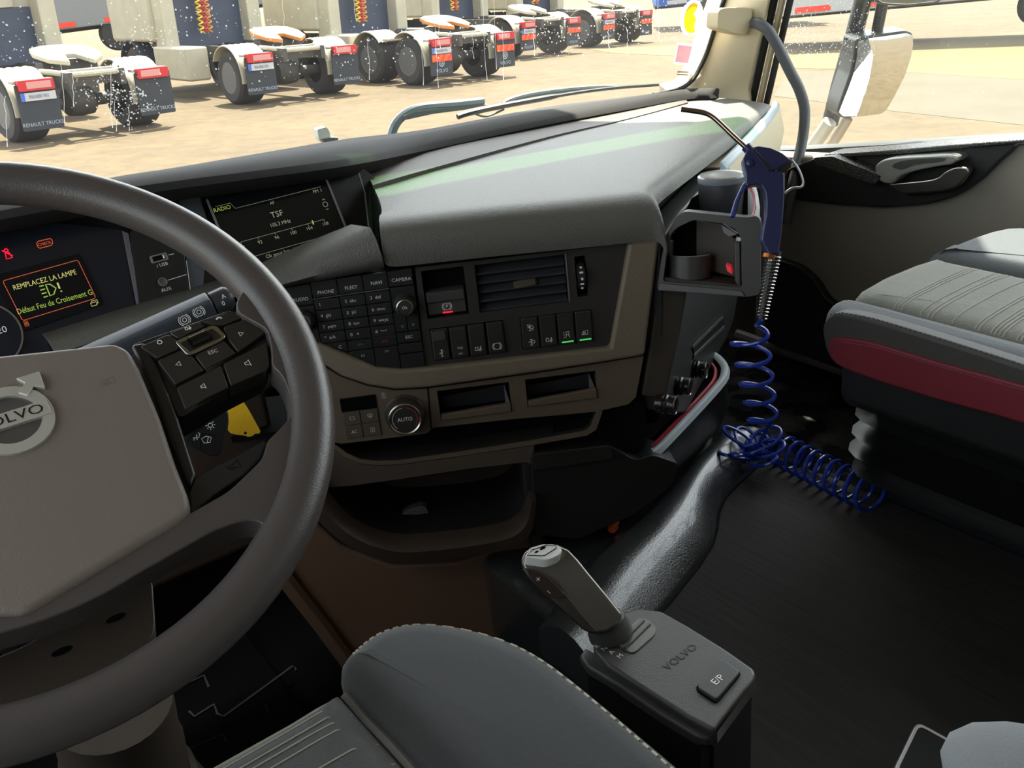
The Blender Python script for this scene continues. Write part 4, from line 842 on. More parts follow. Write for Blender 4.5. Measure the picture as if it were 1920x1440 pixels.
# ------------------------------------------------------------------ steering column
M_col = mat('column_brown', (76, 67, 59), .45, bump=.1, bscale=300)
scol = thing('steering_column', (-.546, 1.05, .02), 'brown-grey steering column shroud with stalks behind the wheel', 'steering column')
cbx = WF.P([(-150, 1290), (40, 1213), (285, 1076), (292, 1185), (270, 1215), (205, 1258), (60, 1310), (-150, 1370)], -.05)
part('shroud', WF, rnd(cbx, .008), -.16, -.05, M_col, scol, bev=.010, seg=4)
for q in ((116, 1220), (217, 1158)):
    uv = WF.p(*q, -.049); part('screw_hole', WF, circ(uv[0], uv[1], .0065, 14, .0022, .0), -.051, -.0494, M_cav, scol, bev=0)
bm = nb(); tube(bm, [WF.w(.0, -.01, -.03), WF.w(.0, -.01, -.16), WF.w(0, -.01, -.30)], [.05, .06, .05], 20); obj('column_tube', bm, M_black, scol)
bm = nb(); c0 = at(215, 1345, .86); lathe(bm, [(.052, .02), (.052, -.04), (.055, -.05), (.056, -.10), (.062, -.105), (.064, -.14), (.072, -.145), (.075, -.30)], c0, (.05, -.25, 1), 28); obj('column_boot', bm, M_col, scol)
# right stalk
a, b = at(120, 700, .92), at(398, 571, .97); ax = (b-a).normalized()
FSk = Fr(b, ax, (0, -.35, 1))
bm = nb(); tube(bm, [a, a.lerp(b, .5), b], [.013, .012, .0115], 8, sec=[(1, -.9), (1.1, 0), (1, .9), (0, 1.15), (-1, .9), (-1, -.9), (0, -1.1)], up=V((0, -.2, 1))); stk = obj('stalk', bm, mat('stalk_slate', (70, 74, 82), .4), scol, bev=.003)
bm = nb(); tube(bm, [b+ax*.001, b+ax*.016, b+ax*.021], [.0125, .0125, .009], 16); obj('stalk_cap', bm, mat('stalk_cap', (52, 55, 62), .4), stk)
FSk = Fr(a.lerp(b, .8), ax, (CAM-a.lerp(b, .8)))
for q in ((346, 600), (373, 585)): uv = FSk.p(*q, .0150); icon('brake', FSk, uv, .0042, M_white, stk, .0150, .0006); icon('ring', FSk, uv, .0020, M_white, stk, .0150, .0006)
uvA = FSk.p(419, 556, .016); text('A', FSk, uvA, .0045, M_white, stk, .0155); text('0', FSk, FSk.p(419, 569, .016), .0045, M_white, stk, .0155)
# lamp switch pod
FP = Fr(at(385, 810, .93), (.86, -.5, 0), CAM-at(385, 810, .93))
pp_ = [(1055, 885), (1100, 800), (1165, 690), (1235, 672), (1278, 690), (1285, 730), (1245, 925), (1225, 945), (1185, 948), (1120, 915)]
lpd = part('lamp_switch', FP, rnd([FP.p(x/3, 540+y/3) for x, y in pp_], .004), -.03, 0, M_black, scol, bev=.003, seg=3, label='black pod with lamp buttons')
for q, s in (((1183, 772), 'sun'), ((1163, 857), 'wiper'), ((1098, 835), 'demist')): icon(s, FP, FP.p(q[0]/3, 540+q[1]/3, .0006), .0046, M_white, lpd, .0003, .0007)
lines('button_gap', FP, [[FP.p(1110/3, 540+815/3), FP.p(1215/3, 540+830/3)], [FP.p(1140/3, 540+820/3), FP.p(1125/3, 540+910/3)]], .0006, .0002, M_cav, lpd)
# black lever under the pod of the wheel
bm = nb(); tube(bm, spline([at(330, 840, .86), at(352, 805, .87), at(395, 768, .88), at(450, 735, .9), at(520, 705, .92)], 4), .0085, 10); obj('lever', bm, M_spk, scol)
# yellow paper tag on the column
yt = thing('paper_tag', at(455, 785, 1.0), 'yellow paper tag with a punched hole hanging behind the wheel', 'tag')
FY = Fr(at(455, 785, 1.0), (.9, -.3, 0), CAM-at(455, 785, 1.0)+V((.2, 0, 0)))
hole = FY.p(460, 812); part('tag', FY, [FY.p(*q) for q in [(423, 762), (440, 754), (453, 748), (466, 768), (477, 788), (488, 808), (486, 813), (479, 813), (472, 818), (465, 819), (456, 816), (443, 815), (432, 812), (427, 806), (429, 790), (428, 775)]], 0, .0006, mat('tag_yellow', (240, 190, 20), .7, var=.05, vscale=300), yt, holes=[circ(hole[0], hole[1], .0016, 10)], smooth=False)
# key in the bin
kf = thing('ignition_key', PF.px(785, 970, -.06), 'black ignition key with folded blade lying in the open bin', 'key')
part('fob', PF, rnd(PF.P([(752, 965), (768, 955), (790, 948), (800, 952), (806, 972), (800, 985), (770, 988)], -.06), .004), -.075, -.06, mat('fob_black', (96, 86, 88), .25), kf, bev=.003)
uv = PF.p(784, 969, -.059); part('fob_badge', PF, circ(uv[0], uv[1], .0068, 16), -.061, -.0585, mat('fob_badge', (120, 112, 112), .3, metal=.7), kf, bev=.001)
part('blade', PF, PF.P([(695, 986), (720, 980), (752, 974), (753, 979), (722, 985), (698, 990)], -.064), -.066, -.064, M_alu, kf, bev=.0004)
part('key_ring', PF, PF.P([(798, 978), (806, 975), (802, 992), (795, 995)], -.06), -.062, -.06, M_alu, kf, bev=.0006)

# ------------------------------------------------------------------ seats
def inset(poly, d):
    """shrink a counter-clockwise outline by d"""
    out = []; N = len(poly)
    for i in range(N):
        a, p, b = V(poly[i-1]), V(poly[i]), V(poly[(i+1) % N])
        n1 = V((-(p-a).y, (p-a).x)).normalized(); n2 = V((-(b-p).y, (b-p).x)).normalized(); n_ = n1+n2; n_ = n_.normalized() if n_.length > 1e-6 else n1
        out.append((p.x+n_.x*d, p.y+n_.y*d))
    return out
def cushion(bm, outline, z0, z1, r=.03, crown=.008, zf=None):
    """soft pad: flat outline, rounded shoulders, crowned top; zf adds height per (x, y)"""
    zf = zf or (lambda x, y: 0)
    if sum(outline[i-1][0]*outline[i][1]-outline[i][0]*outline[i-1][1] for i in range(len(outline))) < 0: outline = outline[::-1]
    rings = [(0, z0), (0, z1-r)] + [(r*(1-cos(t)), z1-r+r*sin(t)) for t in (pi/8, pi/4, 3*pi/8, pi/2)]
    secs = []
    for d, z in rings: secs.append([(x, y, z+zf(x, y)) for x, y in inset(outline, d)])
    cx = sum(p[0] for p in outline)/len(outline); cy = sum(p[1] for p in outline)/len(outline)
    last = secs[-1]
    for k, t in ((.25, .4), (.55, .75), (.8, .95), (.97, 1)): secs.append([(x+(cx-x)*k, y+(cy-y)*k, z+crown*t) for x, y, z in last])
    loft(bm, secs)
from mathutils.bvhtree import BVHTree
def bvh(bm): bm.verts.index_update(); bm.faces.ensure_lookup_table(); return BVHTree.FromBMesh(bm)
def drape(B, pts, lift=.0004, n=12):
    out = []
    for a, b in zip(pts, pts[1:]):
        for k in range(n):
            p = V(a).lerp(V(b), k/n); h = B.ray_cast(V((p.x, p.y, 2)), V((0, 0, -1)))[0]
            if h: out.append(h+V((0, 0, lift)))
    return out
def cr(pts, n=5): return [(p.x, p.y) for p in spline([V((a, b, 0)) for a, b in pts], n, True)]
ds = thing('driver_seat', (-.546, .15, .0), 'charcoal cloth driver seat cushion with ribbed centre and pale stitching', 'seat')
SX = -.546
zf_d = lambda x, y: -.10*max(0, y-.42)**1.5
ins = [(-.404, .515), (-.55, .512), (-.688, .515), (-.688, .30), (-.688, -.05), (-.404, -.05), (-.400, .30), (-.402, .45)]
def dens(poly, step=.03):
    out = []
    for i in range(len(poly)):
        a, b = V(poly[i]), V(poly[(i+1) % len(poly)]); n_ = max(1, int((b-a).length/step))
        for k in range(n_): p = a.lerp(b, k/n_); out.append((p.x, p.y))
    return out
bm = nb(); cushion(bm, dens(ins), .34, .462, .026, .002); BV_i = bvh(bm); obj('cushion_insert', bm, M_seatins, ds, ang=60)
bol = [(-.400, .521), (-.378, .542), (-.350, .545), (-.322, .530), (-.296, .492), (-.280, .445), (-.277, .38), (-.280, .2), (-.283, -.05), (-.401, -.05), (-.399, .2), (-.399, .42)]
for sx in (1, -1):
    pl = cr(bol, 5)
    if sx < 0: pl = [(2*SX-x, y) for x, y in pl][::-1]
    bm = nb(); cushion(bm, pl, .33, .470, .026, .0012)
    if sx > 0: BV_b = bvh(bm)
    obj('bolster', bm, M_seatdark, ds, ang=60)
# seams
def seam(name, pts, r, m_, parent, dash_=None):
    bm = nb()
    if not dash_: tube(bm, pts, r, 6); return obj(name, bm, m_, parent)
    acc = 0; on_ = True; cur = [pts[0]]; segs = []
    fine = []
    for a, b in zip(pts, pts[1:]):
        n_ = max(1, int((b-a).length/.0015)); fine += [a.lerp(b, k/n_) for k in range(n_)]
    k = 0; L = max(2, int(dash_/.0015))
    while k+L < len(fine): tube(bm, [fine[k], fine[k+L//2], fine[k+L-1]], r, 5); k += int(L*1.45)
    o = obj(name, bm, m_, parent); o['kind'] = 'stuff'; return o
seam('stitching', drape(BV_b, spline([V((a, b, 0)) for a, b in [(-.384, .530), (-.372, .5345), (-.352, .5355), (-.332, .5220), (-.306, .4880), (-.2905, .4450), (-.287, .38), (-.290, .28), (-.292, .15), (-.293, 0)]], 4), .0004, 4), .0009, M_stitch, ds, .0062)
ev_ = drape(BV_i, [V((-.4055, .512, 0)), V((-.4045, .48, 0)), V((-.4035, .42, 0)), V((-.4035, .3, 0)), V((-.4045, .1, 0))], .0012)
seam('piping', [p+V((.0030, 0, .001)) for p in ev_], .0042, mat('piping_grey', (104, 100, 94), .8), ds)
seam('stitching', [p+V((-.0025, 0, .0003)) for p in ev_], .0009, M_stitch, ds, .0062)
ys = [.508, .503, .497, .488, .482, .474, .452, .430, .425, .405, .400, .372, .366, .345, .320, .314, .29]
for yv in ys:
    seam('rib_stitch', drape(BV_i, [V((-.409, yv, 0)), V((-.55, yv-.004, 0)), V((-.682, yv, 0))], .0003, 8), .0006, mat('rib_thread', (165, 160, 145), .8), ds)
bm = nb(); box(bm, (SX, .2, .29), (.42, .52, .10)); obj('seat_pan', bm, M_black, ds, bev=.02)
bm = nb(); box(bm, (SX, .15, .12), (.36, .44, .24)); obj('seat_base', bm, M_cav, ds, bev=.02)
bm = nb(); cushion(bm, cr([(-.78, -.12), (-.31, -.12), (-.31, -.30), (-.78, -.30)], 5)[::1] if False else [(-.78, -.30), (-.31, -.30), (-.31, -.16), (-.78, -.16)], .42, 1.15, .05, .01); obj('backrest', bm, M_seatdark, ds, bev=.03)
# fold-down arm rest close to the camera
c0 = at(2040, 1550, .44)
bm = nb(); bmesh.ops.create_uvsphere(bm, u_segments=32, v_segments=20, radius=1)
for v in bm.verts:
    s_ = v.co.copy(); v.co = c0 + V((s_.x*.045, s_.y*.12, s_.z*.040)) + V((0, -.05, 0))
obj('arm_rest', bm, mat('arm_rest_grey', (120, 122, 124), .9, bump=.3, bscale=500), ds, label='pale grey arm rest')

# passenger seat
ps = thing('passenger_seat', (.62, .4, .0), 'grey ribbed passenger seat with dark red side panel on a black bellows', 'seat')
M_pin = mat('seat_insert_pale', (118, 118, 110), .95, bump=.5, bscale=700, var=.06, vscale=160, sheen=.2)
M_pbol = mat('seat_bolster_slate', (78, 82, 86), .9, bump=.4, bscale=800, sheen=.2)
M_pside = mat('seat_side_charcoal', (56, 52, 50), .6, bump=.2, bscale=500)
M_pred = mat('seat_side_red', (104, 18, 34), .6, bump=.15, bscale=500)
pin = [(.455, .10), (.675, .10), (.675, .735), (.62, .75), (.56, .752), (.50, .745), (.455, .72)]
bm = nb(); cushion(bm, dens(pin), .33, .446, .035, .003); BV_p = bvh(bm); obj('cushion_insert', bm, M_pin, ps, ang=60)
for k, pl in enumerate(([(.375, .10), (.452, .10), (.452, .60), (.452, .70), (.440, .724), (.415, .724), (.390, .705), (.376, .66), (.374, .55)], [(.672, .10), (.88, .10), (.882, .55), (.876, .68), (.845, .735), (.77, .752), (.70, .752), (.674, .74), (.672, .6)])):
    bm = nb(); cushion(bm, cr(dens(pl, .08), 2), .405, .452 if k == 0 else .450, .022 if k == 0 else .04, .003); obj('bolster', bm, M_pbol, ps, ang=60)
PSF = Fr((.372, 0, 0), (0, -1, 0), (-1, 0, 0))
sd_ = PSF.P([(1541, 612), (1556, 592), (1580, 588), (1640, 600), (1760, 636), (1930, 690), (2300, 810), (2300, 930), (1930, 800), (1760, 752), (1640, 712), (1575, 690), (1552, 668), (1543, 640)], .003)
part('side_panel', PSF, sp2(sd_, 3), -.02, .003, M_pside, ps, bev=.006, seg=3)
rd_ = PSF.P([(1551, 650), (1560, 636), (1580, 633), (1640, 643), (1760, 679), (1930, 726), (2300, 840), (2300, 930), (1930, 800), (1760, 752), (1640, 714), (1582, 692), (1560, 676)], .006)
part('red_panel', PSF, sp2(rd_, 3), -.005, .006, M_pred, ps, bev=.004, seg=3, label='dark red side panel')
seam('stitching', [PSF.px(x, y, .006) for x, y in [(1556, 590), (1580, 586), (1640, 598), (1760, 634), (1930, 688)]], .0006, mat('thread_dark', (50, 50, 52), .8), ps, .005)
lines('red_piping', PSF, [PSF.P([(1575, 640), (1640, 651), (1760, 687), (1930, 735)], .0066)], .0008, .0062, mat('red_thread', (128, 60, 66), .6), ps)
ribs = [.665, .660, .655, .628, .618, .612, .585, .556, .551, .536, .531, .526, .521, .505, .500, .470, .430, .425, .420, .415, .395, .390, .37, .33]
for yv in ribs: seam('rib_stitch', drape(BV_p, [V((.462, yv, 0)), V((.57, yv+.003, 0)), V((.668, yv, 0))], .0002, 8), .0009, mat('rib_thread_pale', (160, 158, 148), .8), ps)
bm = nb(); box(bm, (.62, .40, .365), (.46, .58, .09)); obj('seat_pan', bm, M_black, ps, bev=.02)
# bellows
M_bel = mat('bellows_black', (18, 18, 20), .35)
def rr_(x0, y0, x1, y1, r=.05, n=4): return rnd([(x0, y0), (x1, y0), (x1, y1), (x0, y1)], r, n)
levels = [(.345, .03), (.325, .0), (.305, .018), (.290, -.004), (.272, .02), (.262, -.006), (.245, .018), (.235, -.008), (.215, .01), (.205, -.004)]
bm = nb(); loft(bm, [[(x, y, z) for x, y in rr_(.425+dz, .05+dz, .83-dz, .700-dz, .06)] for z, dz in levels]); obj('bellows', bm, M_bel, ps, ang=25)
bm = nb(); box(bm, (.655, .32, .10), (.355, .80, .20)); obj('plinth', bm, mat('plinth_black', (24, 27, 31), .45), ps, bev=.012, seg=3)
bm = nb(); lathe(bm, [(.006, 0), (.006, .002), (.003, .003)], (.476, .44, .175), (-1, 0, 0), 12); obj('bolt', bm, M_black, ps)
bm = nb(); cushion(bm, [(.41, -.06), (.83, -.06), (.83, .08), (.41, .08)], .45, 1.15, .05, .01); obj('backrest', bm, M_pside, ps)

# ------------------------------------------------------------------ gear selector console
gs = thing('gear_selector', (-.16, .42, .12), 'grey gear selector console with silver lever beside the driver seat', 'gear selector')
M_gc = mat('console_grey', (76, 75, 75), .42, bump=.12, bscale=500, var=.05, vscale=40)
M_gd = mat('console_black', (28, 28, 30), .5)
GT = Fr((0, 0, .38), (1, 0, 0), (0, 0, 1))
def gp(x, y, z=.38): return onz(x, y, z)
top = [(1112, 1208), (1122, 1188), (1150, 1165), (1172, 1146), (1196, 1139), (1240, 1144), (1290, 1172), (1360, 1215), (1413, 1252), (1418, 1262), (1412, 1275), (1345, 1366), (1338, 1370), (1290, 1345), (1220, 1300), (1140, 1248), (1114, 1222)]
topw = [GT.p(*q) for q in top]
part('body', GT, inset(topw[::-1], .003)[::-1], -.16, -.004, M_gd, gs, bev=.008, seg=3)
part('top_cover', GT, topw, -.018, 0, M_gc, gs, bev=.006, seg=4)
sk = [(1086, 1228), (1098, 1212), (1114, 1222), (1140, 1248), (1220, 1300), (1290, 1345), (1338, 1370), (1330, 1384), (1310, 1382), (1240, 1340), (1160, 1285), (1100, 1250)]
GS_ = Fr((0, 0, .372), (1, 0, 0), (0, 0, 1))
part('side_ledge', GS_, [GS_.p(*q) for q in sk], -.010, 0, M_gc, gs, bev=.003, seg=3)
part('side_wall', GS_, [GS_.p(*q) for q in [(1096, 1238), (1160, 1285), (1240, 1340), (1310, 1382), (1340, 1372), (1240, 1300), (1140, 1240)]], -.20, -.008, M_gd, gs, bev=.002)
win = [(1150, 1205), (1198, 1160), (1212, 1162), (1228, 1174), (1230, 1184), (1226, 1194), (1192, 1224), (1182, 1226)]
part('shift_gate', GT, rnd([GT.p(*q) for q in win], .003), -.002, .0012, mat('gate_grey', (104, 104, 100), .35), gs, bev=.0006)
for k, (a, b) in enumerate([((1162, 1211), (1207, 1165)), ((1172, 1218), (1218, 1172))]): lines('gate_slat', GT, [[GT.p(*a), GT.p(*b)]], .0022, .0012, mat('gate_slat', (72, 72, 70), .3), gs, th=.0012)
for s, q in (('R', (1119, 1213)), ('N', (1133, 1217)), ('A', (1147, 1224)), ('M', (1163, 1231))):
    text(s, GT, GT.p(*q), .0046, M_white, gs, .0004, rot=radians(8))
text('VOLVO', GT, GT.p(1276, 1232), .0072, mat('emboss_dark', (18, 17, 16), .5), gs, .0003, rot=radians(4), sx=1.1)
ep = rnd([GT.p(*q) for q in [(1308, 1288), (1352, 1242), (1358, 1243), (1386, 1264), (1384, 1270), (1346, 1315), (1340, 1316), (1310, 1296)]], .002)
part('button_gap', GT, [( (a-sum(p[0] for p in ep)/len(ep))*1.08+sum(p[0] for p in ep)/len(ep), (b-sum(p[1] for p in ep)/len(ep))*1.08+sum(p[1] for p in ep)/len(ep)) for a, b in ep], -.002, .0004, M_cav, gs, bev=0)
eb = part('mode_button', GT, ep, -.002, .0035, mat('mode_btn', (70, 69, 70), .4), gs, bev=.0015, seg=3); text('E/P', GT, GT.p(1346, 1275, .0035), .0062, M_white, eb, .0036, rot=radians(4))
# lever
Bs = gp(1140, 1178); DB = (Bs-CAM).dot(_F)
LV = Fr(at(1080, 1110, DB-.012), _R*.75-_U*.66, CAM-at(1080, 1110, DB))
sil = [(976, 1052), (980, 1038), (995, 1026), (1018, 1020), (1045, 1021), (1066, 1031), (1084, 1050), (1105, 1076), (1140, 1118), (1168, 1153), (1160, 1172), (1140, 1184), (1112, 1188), (1096, 1180), (1060, 1146), (1022, 1112), (996, 1084), (980, 1066)]
M_lev = mat('lever_silver', (128, 125, 118), .26, metal=.65)
part('lever_grip', LV, LV.P(sil, .018), -.018, .018, M_lev, gs, bev=.011, seg=5, label='satin silver lever grip')
part('lever_front', LV, LV.P([(978, 1066), (992, 1064), (1030, 1085), (1060, 1112), (1098, 1158), (1122, 1186), (1108, 1188), (1092, 1180), (1056, 1146), (1018, 1112), (992, 1086)], .0185), .0, .0192, mat('lever_dark', (72, 66, 62), .35, metal=.4), gs, bev=.002)
bt = part('gear_button', LV, rnd(LV.P([(984, 1068), (1000, 1068), (1022, 1078), (1045, 1098), (1060, 1116), (1054, 1123), (1034, 1122), (1015, 1108), (998, 1090)], .023), .004), .016, .023, mat('gear_btn', (56, 46, 42), .22), gs, bev=.0018, seg=3)
icon('cross', LV, LV.p(1009, 1086, .0235), .0018, M_white, bt, .0231, .0005); icon('minus', LV, LV.p(1029, 1110, .0235), .0018, M_white, bt, .0231, .0005)
tc_ = at(1018, 1036, DB-.045)
FTc = Fr(tc_, _R*.98+_U*.2, V((-.10, -.40, .9)))
part('lever_cap', FTc, rnd(FTc.P([(982, 1044), (994, 1030), (1022, 1020), (1044, 1020), (1055, 1030), (1050, 1040), (1026, 1050), (1004, 1047)]), .004), -.012, 0, mat('cap_white', (250, 250, 250), .2), gs, bev=.0025, seg=3)
lines('cap_line', FTc, [FTc.P([(988, 1041), (998, 1031), (1024, 1022), (1042, 1022), (1043, 1028), (1022, 1041), (1016, 1042), (988, 1041)], .0004)], .0007, .0002, M_cav, gs)
part('cap_mark', FTc, FTc.P([(1012, 1029), (1016, 1025), (1024, 1024), (1022, 1028), (1014, 1031)], .0006), .0, .0006, M_cav, gs, bev=0); part('cap_mark', FTc, FTc.P([(1002, 1035), (1007, 1032), (1010, 1034), (1005, 1037)], .0006), .0, .0006, M_cav, gs, bev=0)
bm = nb(); q = gp(1142, 1178, .385); lathe(bm, [(.019, -.006), (.0185, .001), (.017, .005), (.016, .010)], q, (V((-.12, .2, 1))), 24); obj('lever_collar', bm, M_gc, gs)
# ------------------------------------------------------------------ cup holder on the dash flank
CF = Fr(at(1320, 480, 1.17), (.62, -.785, 0), (-.77, -.62, .18))
M_cup = mat('cup_grey', (66, 64, 62), .38, bump=.06, bscale=500)
outl = rnd(CF.P([(1232, 544), (1240, 486), (1249, 440), (1268, 406), (1283, 396), (1300, 398), (1400, 408), (1420, 404), (1427, 416), (1425, 552), (1398, 557)]), .005)
hol = rnd(CF.P([(1243, 528), (1250, 470), (1254, 444), (1266, 428), (1300, 412), (1356, 419), (1380, 430), (1389, 446), (1391, 480), (1391, 539)]), .004)
bm = nb(); prism(bm, CF, outl, -.030, 0, [hol]); ch = obj('cup_holder', bm, M_cup, dash, ang=40, label='black plastic cup holder box')
part('back_wall', CF, CF.P([(1243, 528), (1250, 470), (1256, 446), (1268, 430), (1300, 414), (1356, 421), (1385, 438), (1391, 480), (1391, 539)], -.03), -.075, -.055, M_cav, ch, bev=.002)
part('bottom_lip', CF, CF.P([(1234, 545), (1238, 531), (1391, 546), (1398, 557)], .003), -.01, .003, mat('cup_lip', (96, 92, 96), .4), ch, bev=.0015)
part('inner_wall', CF, CF.P([(1306, 414), (1354, 421), (1388, 462), (1388, 500), (1380, 520), (1306, 500)], -.052), -.056, -.052, mat('cup_inner', (72, 62, 54), .5), ch, bev=0)
part('side_cheek', CF, CF.P([(1378, 446), (1390, 450), (1391, 536), (1380, 522)], -.03), -.05, -.004, mat('cup_inner2', (70, 66, 62), .4), ch, bev=.002)
part('holder_floor', CF, CF.P([(1243, 520), (1390, 535), (1390, 541), (1243, 530)], -.003), -.07, -.003, mat('cup_floor', (52, 48, 44), .8, var=.3, vscale=300), ch, bev=0)
bm = nb(); c0 = CF.px(1292, 520, -.030); up_ = CF.v
a0, a1 = radians(150), radians(395)
sec = []
for i in range(25):
    t = a0+(a1-a0)*i/24; d = CF.u*cos(t)*.026 + CF.n*(-sin(t))*.026*1.0
    k = .016 if i < 4 else 0
    sec.append([c0+d, c0+d*.88, c0+d*.88+up_*(.030+k), c0+d+up_*(.030+k)])
loft(bm, sec); obj('cup_ring', bm, M_cup, ch, bev=.0015, label='curved retaining ring')
u_ = CF.p(1368, 505, -.02); part('red_switch', CF, CF.P([(1361, 496), (1371, 501), (1373, 515), (1363, 508)], -.010), -.03, -.010, mat('switch_red', (190, 70, 70), .4, emit=(230, 30, 50), estr=.25), ch, bev=.001, label='small lit red switch')
part('clip', CF, CF.P([(1352, 420), (1384, 440), (1366, 444), (1356, 436)], -.012), -.03, -.012, mat('clip_grey', (120, 118, 118), .4), ch, bev=.001)
# upper well that holds the tumbler: floor, right wall with pale edge, back
part('well_back', CF, CF.P([(1284, 398), (1296, 372), (1330, 352), (1404, 345), (1404, 410)], -.11), -.118, -.11, M_cav, ch, bev=.002)
bm = nb(); loft(bm, [[CF.px(1408, 340, -.075), CF.px(1414, 341, -.06), CF.px(1421, 362, -.045), CF.px(1425, 388, -.02), CF.px(1424, 410, -.002)], [CF.px(1402, 342, -.08), CF.px(1409, 344, -.064), CF.px(1415, 364, -.048), CF.px(1418, 390, -.024), CF.px(1412, 408, -.004)], [CF.px(1402, 412, -.08), CF.px(1408, 412, -.064), CF.px(1414, 412, -.048), CF.px(1417, 412, -.024), CF.px(1412, 414, -.006)], [CF.px(1410, 412, -.075), CF.px(1414, 412, -.06), CF.px(1421, 412, -.045), CF.px(1425, 412, -.02), CF.px(1424, 414, -.002)]], False, False)
obj('well_wall', bm, mat('well_wall', (150, 150, 150), .35), ch)
bm = nb(); tube(bm, spline([CF.px(1404, 345, -.070), CF.px(1412, 362, -.055), CF.px(1416, 388, -.028), CF.px(1411, 406, -.008)], 4), .0018, 6); obj('red_edge', bm, MATS['piping_red'], ch)
# tumbler
tb = thing('tumbler', at(1350, 418, 1.250), 'black insulated tumbler with a shiny lid in the cup holder', 'tumbler')
tax = V((.02, .02, 1)).normalized(); tc0 = at(1353, 333, 1.250)
bm = nb(); lathe(bm, [(.026, -.075), (.0285, -.07), (.0300, -.02), (.0305, -.006), (.0300, -.003)], tc0, tax, 36); obj('cup', bm, mat('tumbler_black', (52, 52, 56), .45), tb)
bm = nb(); lathe(bm, [(.0306, -.004), (.0312, -.001), (.0308, .0025), (.0285, .0045), (.0270, .0040), (.012, .0042), (.0005, .0044)], tc0, tax, 36); obj('lid', bm, mat('lid_gloss', (120, 124, 130), .18), tb, label='shiny grey lid')
# ------------------------------------------------------------------ air gun with coiled hose
AG = Fr(at(1440, 400, 1.10), _R+_U*-.06, CAM-at(1440, 400, 1.10)+V((.2, 0, .1)))
ag = thing('air_gun', AG.px(1428, 592), 'dark blue air blow gun with bent steel nozzle and coiled blue hose', 'air gun')
M_navy = mat('gun_navy', (38, 42, 84), .38, bump=.08, bscale=300)
A8 = lambda pts, d=0: AG.P([(1160+x/4.8, 180+y/4.8) for x, y in pts], d)
gpoly = [(1115, 570), (1150, 495), (1200, 460), (1262, 449), (1370, 466), (1470, 510), (1560, 580), (1480, 625), (1412, 672), (1490, 690), (1492, 880), (1480, 1090), (1462, 1270), (1440, 1420), (1350, 1432), (1285, 1300), (1300, 1200), (1325, 1080), (1328, 960), (1318, 870), (1285, 808), (1240, 792), (1200, 802), (1160, 815), (1140, 790), (1142, 700), (1125, 640)]
part('gun_body', AG, A8(gpoly, .011), -.011, .011, M_navy, ag, bev=.0035, seg=3)
part('head_shell', AG, A8([(1200, 462), (1262, 449), (1370, 466), (1470, 510), (1560, 580), (1480, 622), (1405, 668), (1370, 650), (1215, 480)], .014), .0, .014, mat('gun_navy2', (40, 42, 84), .38), ag, bev=.003, seg=3)
part('groove', AG, A8([(1195, 480), (1215, 476), (1385, 640), (1390, 672), (1340, 670)], .0146), .0, .0146, mat('gun_dark', (28, 30, 52), .4), ag, bev=.0006)
part('trigger', AG, A8([(1140, 760), (1160, 815), (1110, 880), (1085, 960), (1050, 1092), (1000, 1088), (1045, 940), (1068, 890), (1105, 810)], .006), -.006, .006, mat('gun_blue', (48, 58, 120), .35), ag, bev=.002)
uv = A8([(1185, 603)], .012)[0]; bm = nb(); lathe(bm, [(.0045, 0), (.0045, .001), (.003, .0022), (.0005, .0026)], AG.w(*uv, .011), AG.n, 16); obj('pivot', bm, M_navy, ag)
nz = [(1277, 205), (1300, 208), (1322, 212), (1336, 219), (1350, 231), (1376, 256), (1404, 281)]
bm = nb(); tube(bm, spline([AG.px(x, y, .004) for x, y in nz], 5), .0030, 12); obj('nozzle', bm, mat('nozzle_steel', (190, 168, 158), .18, metal=1), ag, label='bent steel nozzle')
bm = nb(); tube(bm, [AG.px(1398, 274, .003), AG.px(1408, 285, .003)], .0058, 12); obj('nozzle_nut', bm, M_navy, ag)
hk = [(1484, 300), (1495, 313), (1503, 330), (1506, 344), (1502, 351), (1485, 353), (1471, 363)]
bm = nb(); tube(bm, spline([AG.px(x, y, .0) for x, y in hk], 4), .0014, 8); obj('hanging_loop', bm, M_alu, ag)
lines('edge_line', AG, [A8([(1492, 690), (1492, 850)], .0116)], .0007, .0112, M_alu, ag)
# strain relief
c0_, c1_ = AG.px(1452, 470, .0), AG.px(1428, 598, .0)
bm = nb(); tube(bm, [c0_, c0_.lerp(c1_, .5), c1_], [.0082, .0068, .0050], 12); obj('relief_sleeve', bm, M_black, ag)
bm = nb(); tube(bm, [AG.px(1443, 477, .006), AG.px(1441, 484, .006)], .0075, 12); obj('brass_collar', bm, mat('brass', (170, 96, 48), .35, metal=.8), ag)
dirx = (c1_-c0_).normalized(); ex = dirx.orthogonal().normalized(); ey = dirx.cross(ex)
bm = nb(); tube(bm, [c0_.lerp(c1_, i/220) + (ex*cos(i*2*pi/11)+ey*sin(i*2*pi/11))*(.0090-.0028*i/220) for i in range(20, 220)], .0008, 6); obj('relief_spring', bm, M_chrome, ag, label='chrome spring round the hose end')
# hose: hanging turns, heap and coil along the plinth
pts = []
top_ = c1_; t0 = at(1402, 618, 1.17); t1 = at(1432, 800, 1.36)
pts.append(AG.px(1428, 596)); pts.append(AG.px(1424, 606))
NT = 5
for i in range(NT*20+1):
    s = i/(NT*20); c_ = t0.lerp(t1, s); r_ = .0215-.003*s; th = radians(-20)+2*pi*NT*s
    pts.append(c_ + V((cos(-th)*r_*.83+sin(-th)*r_*.55*.0, 0, 0)) + V((0, -sin(th)*r_, 0)) + V((0, cos(-th)*r_*-.3, 0)))
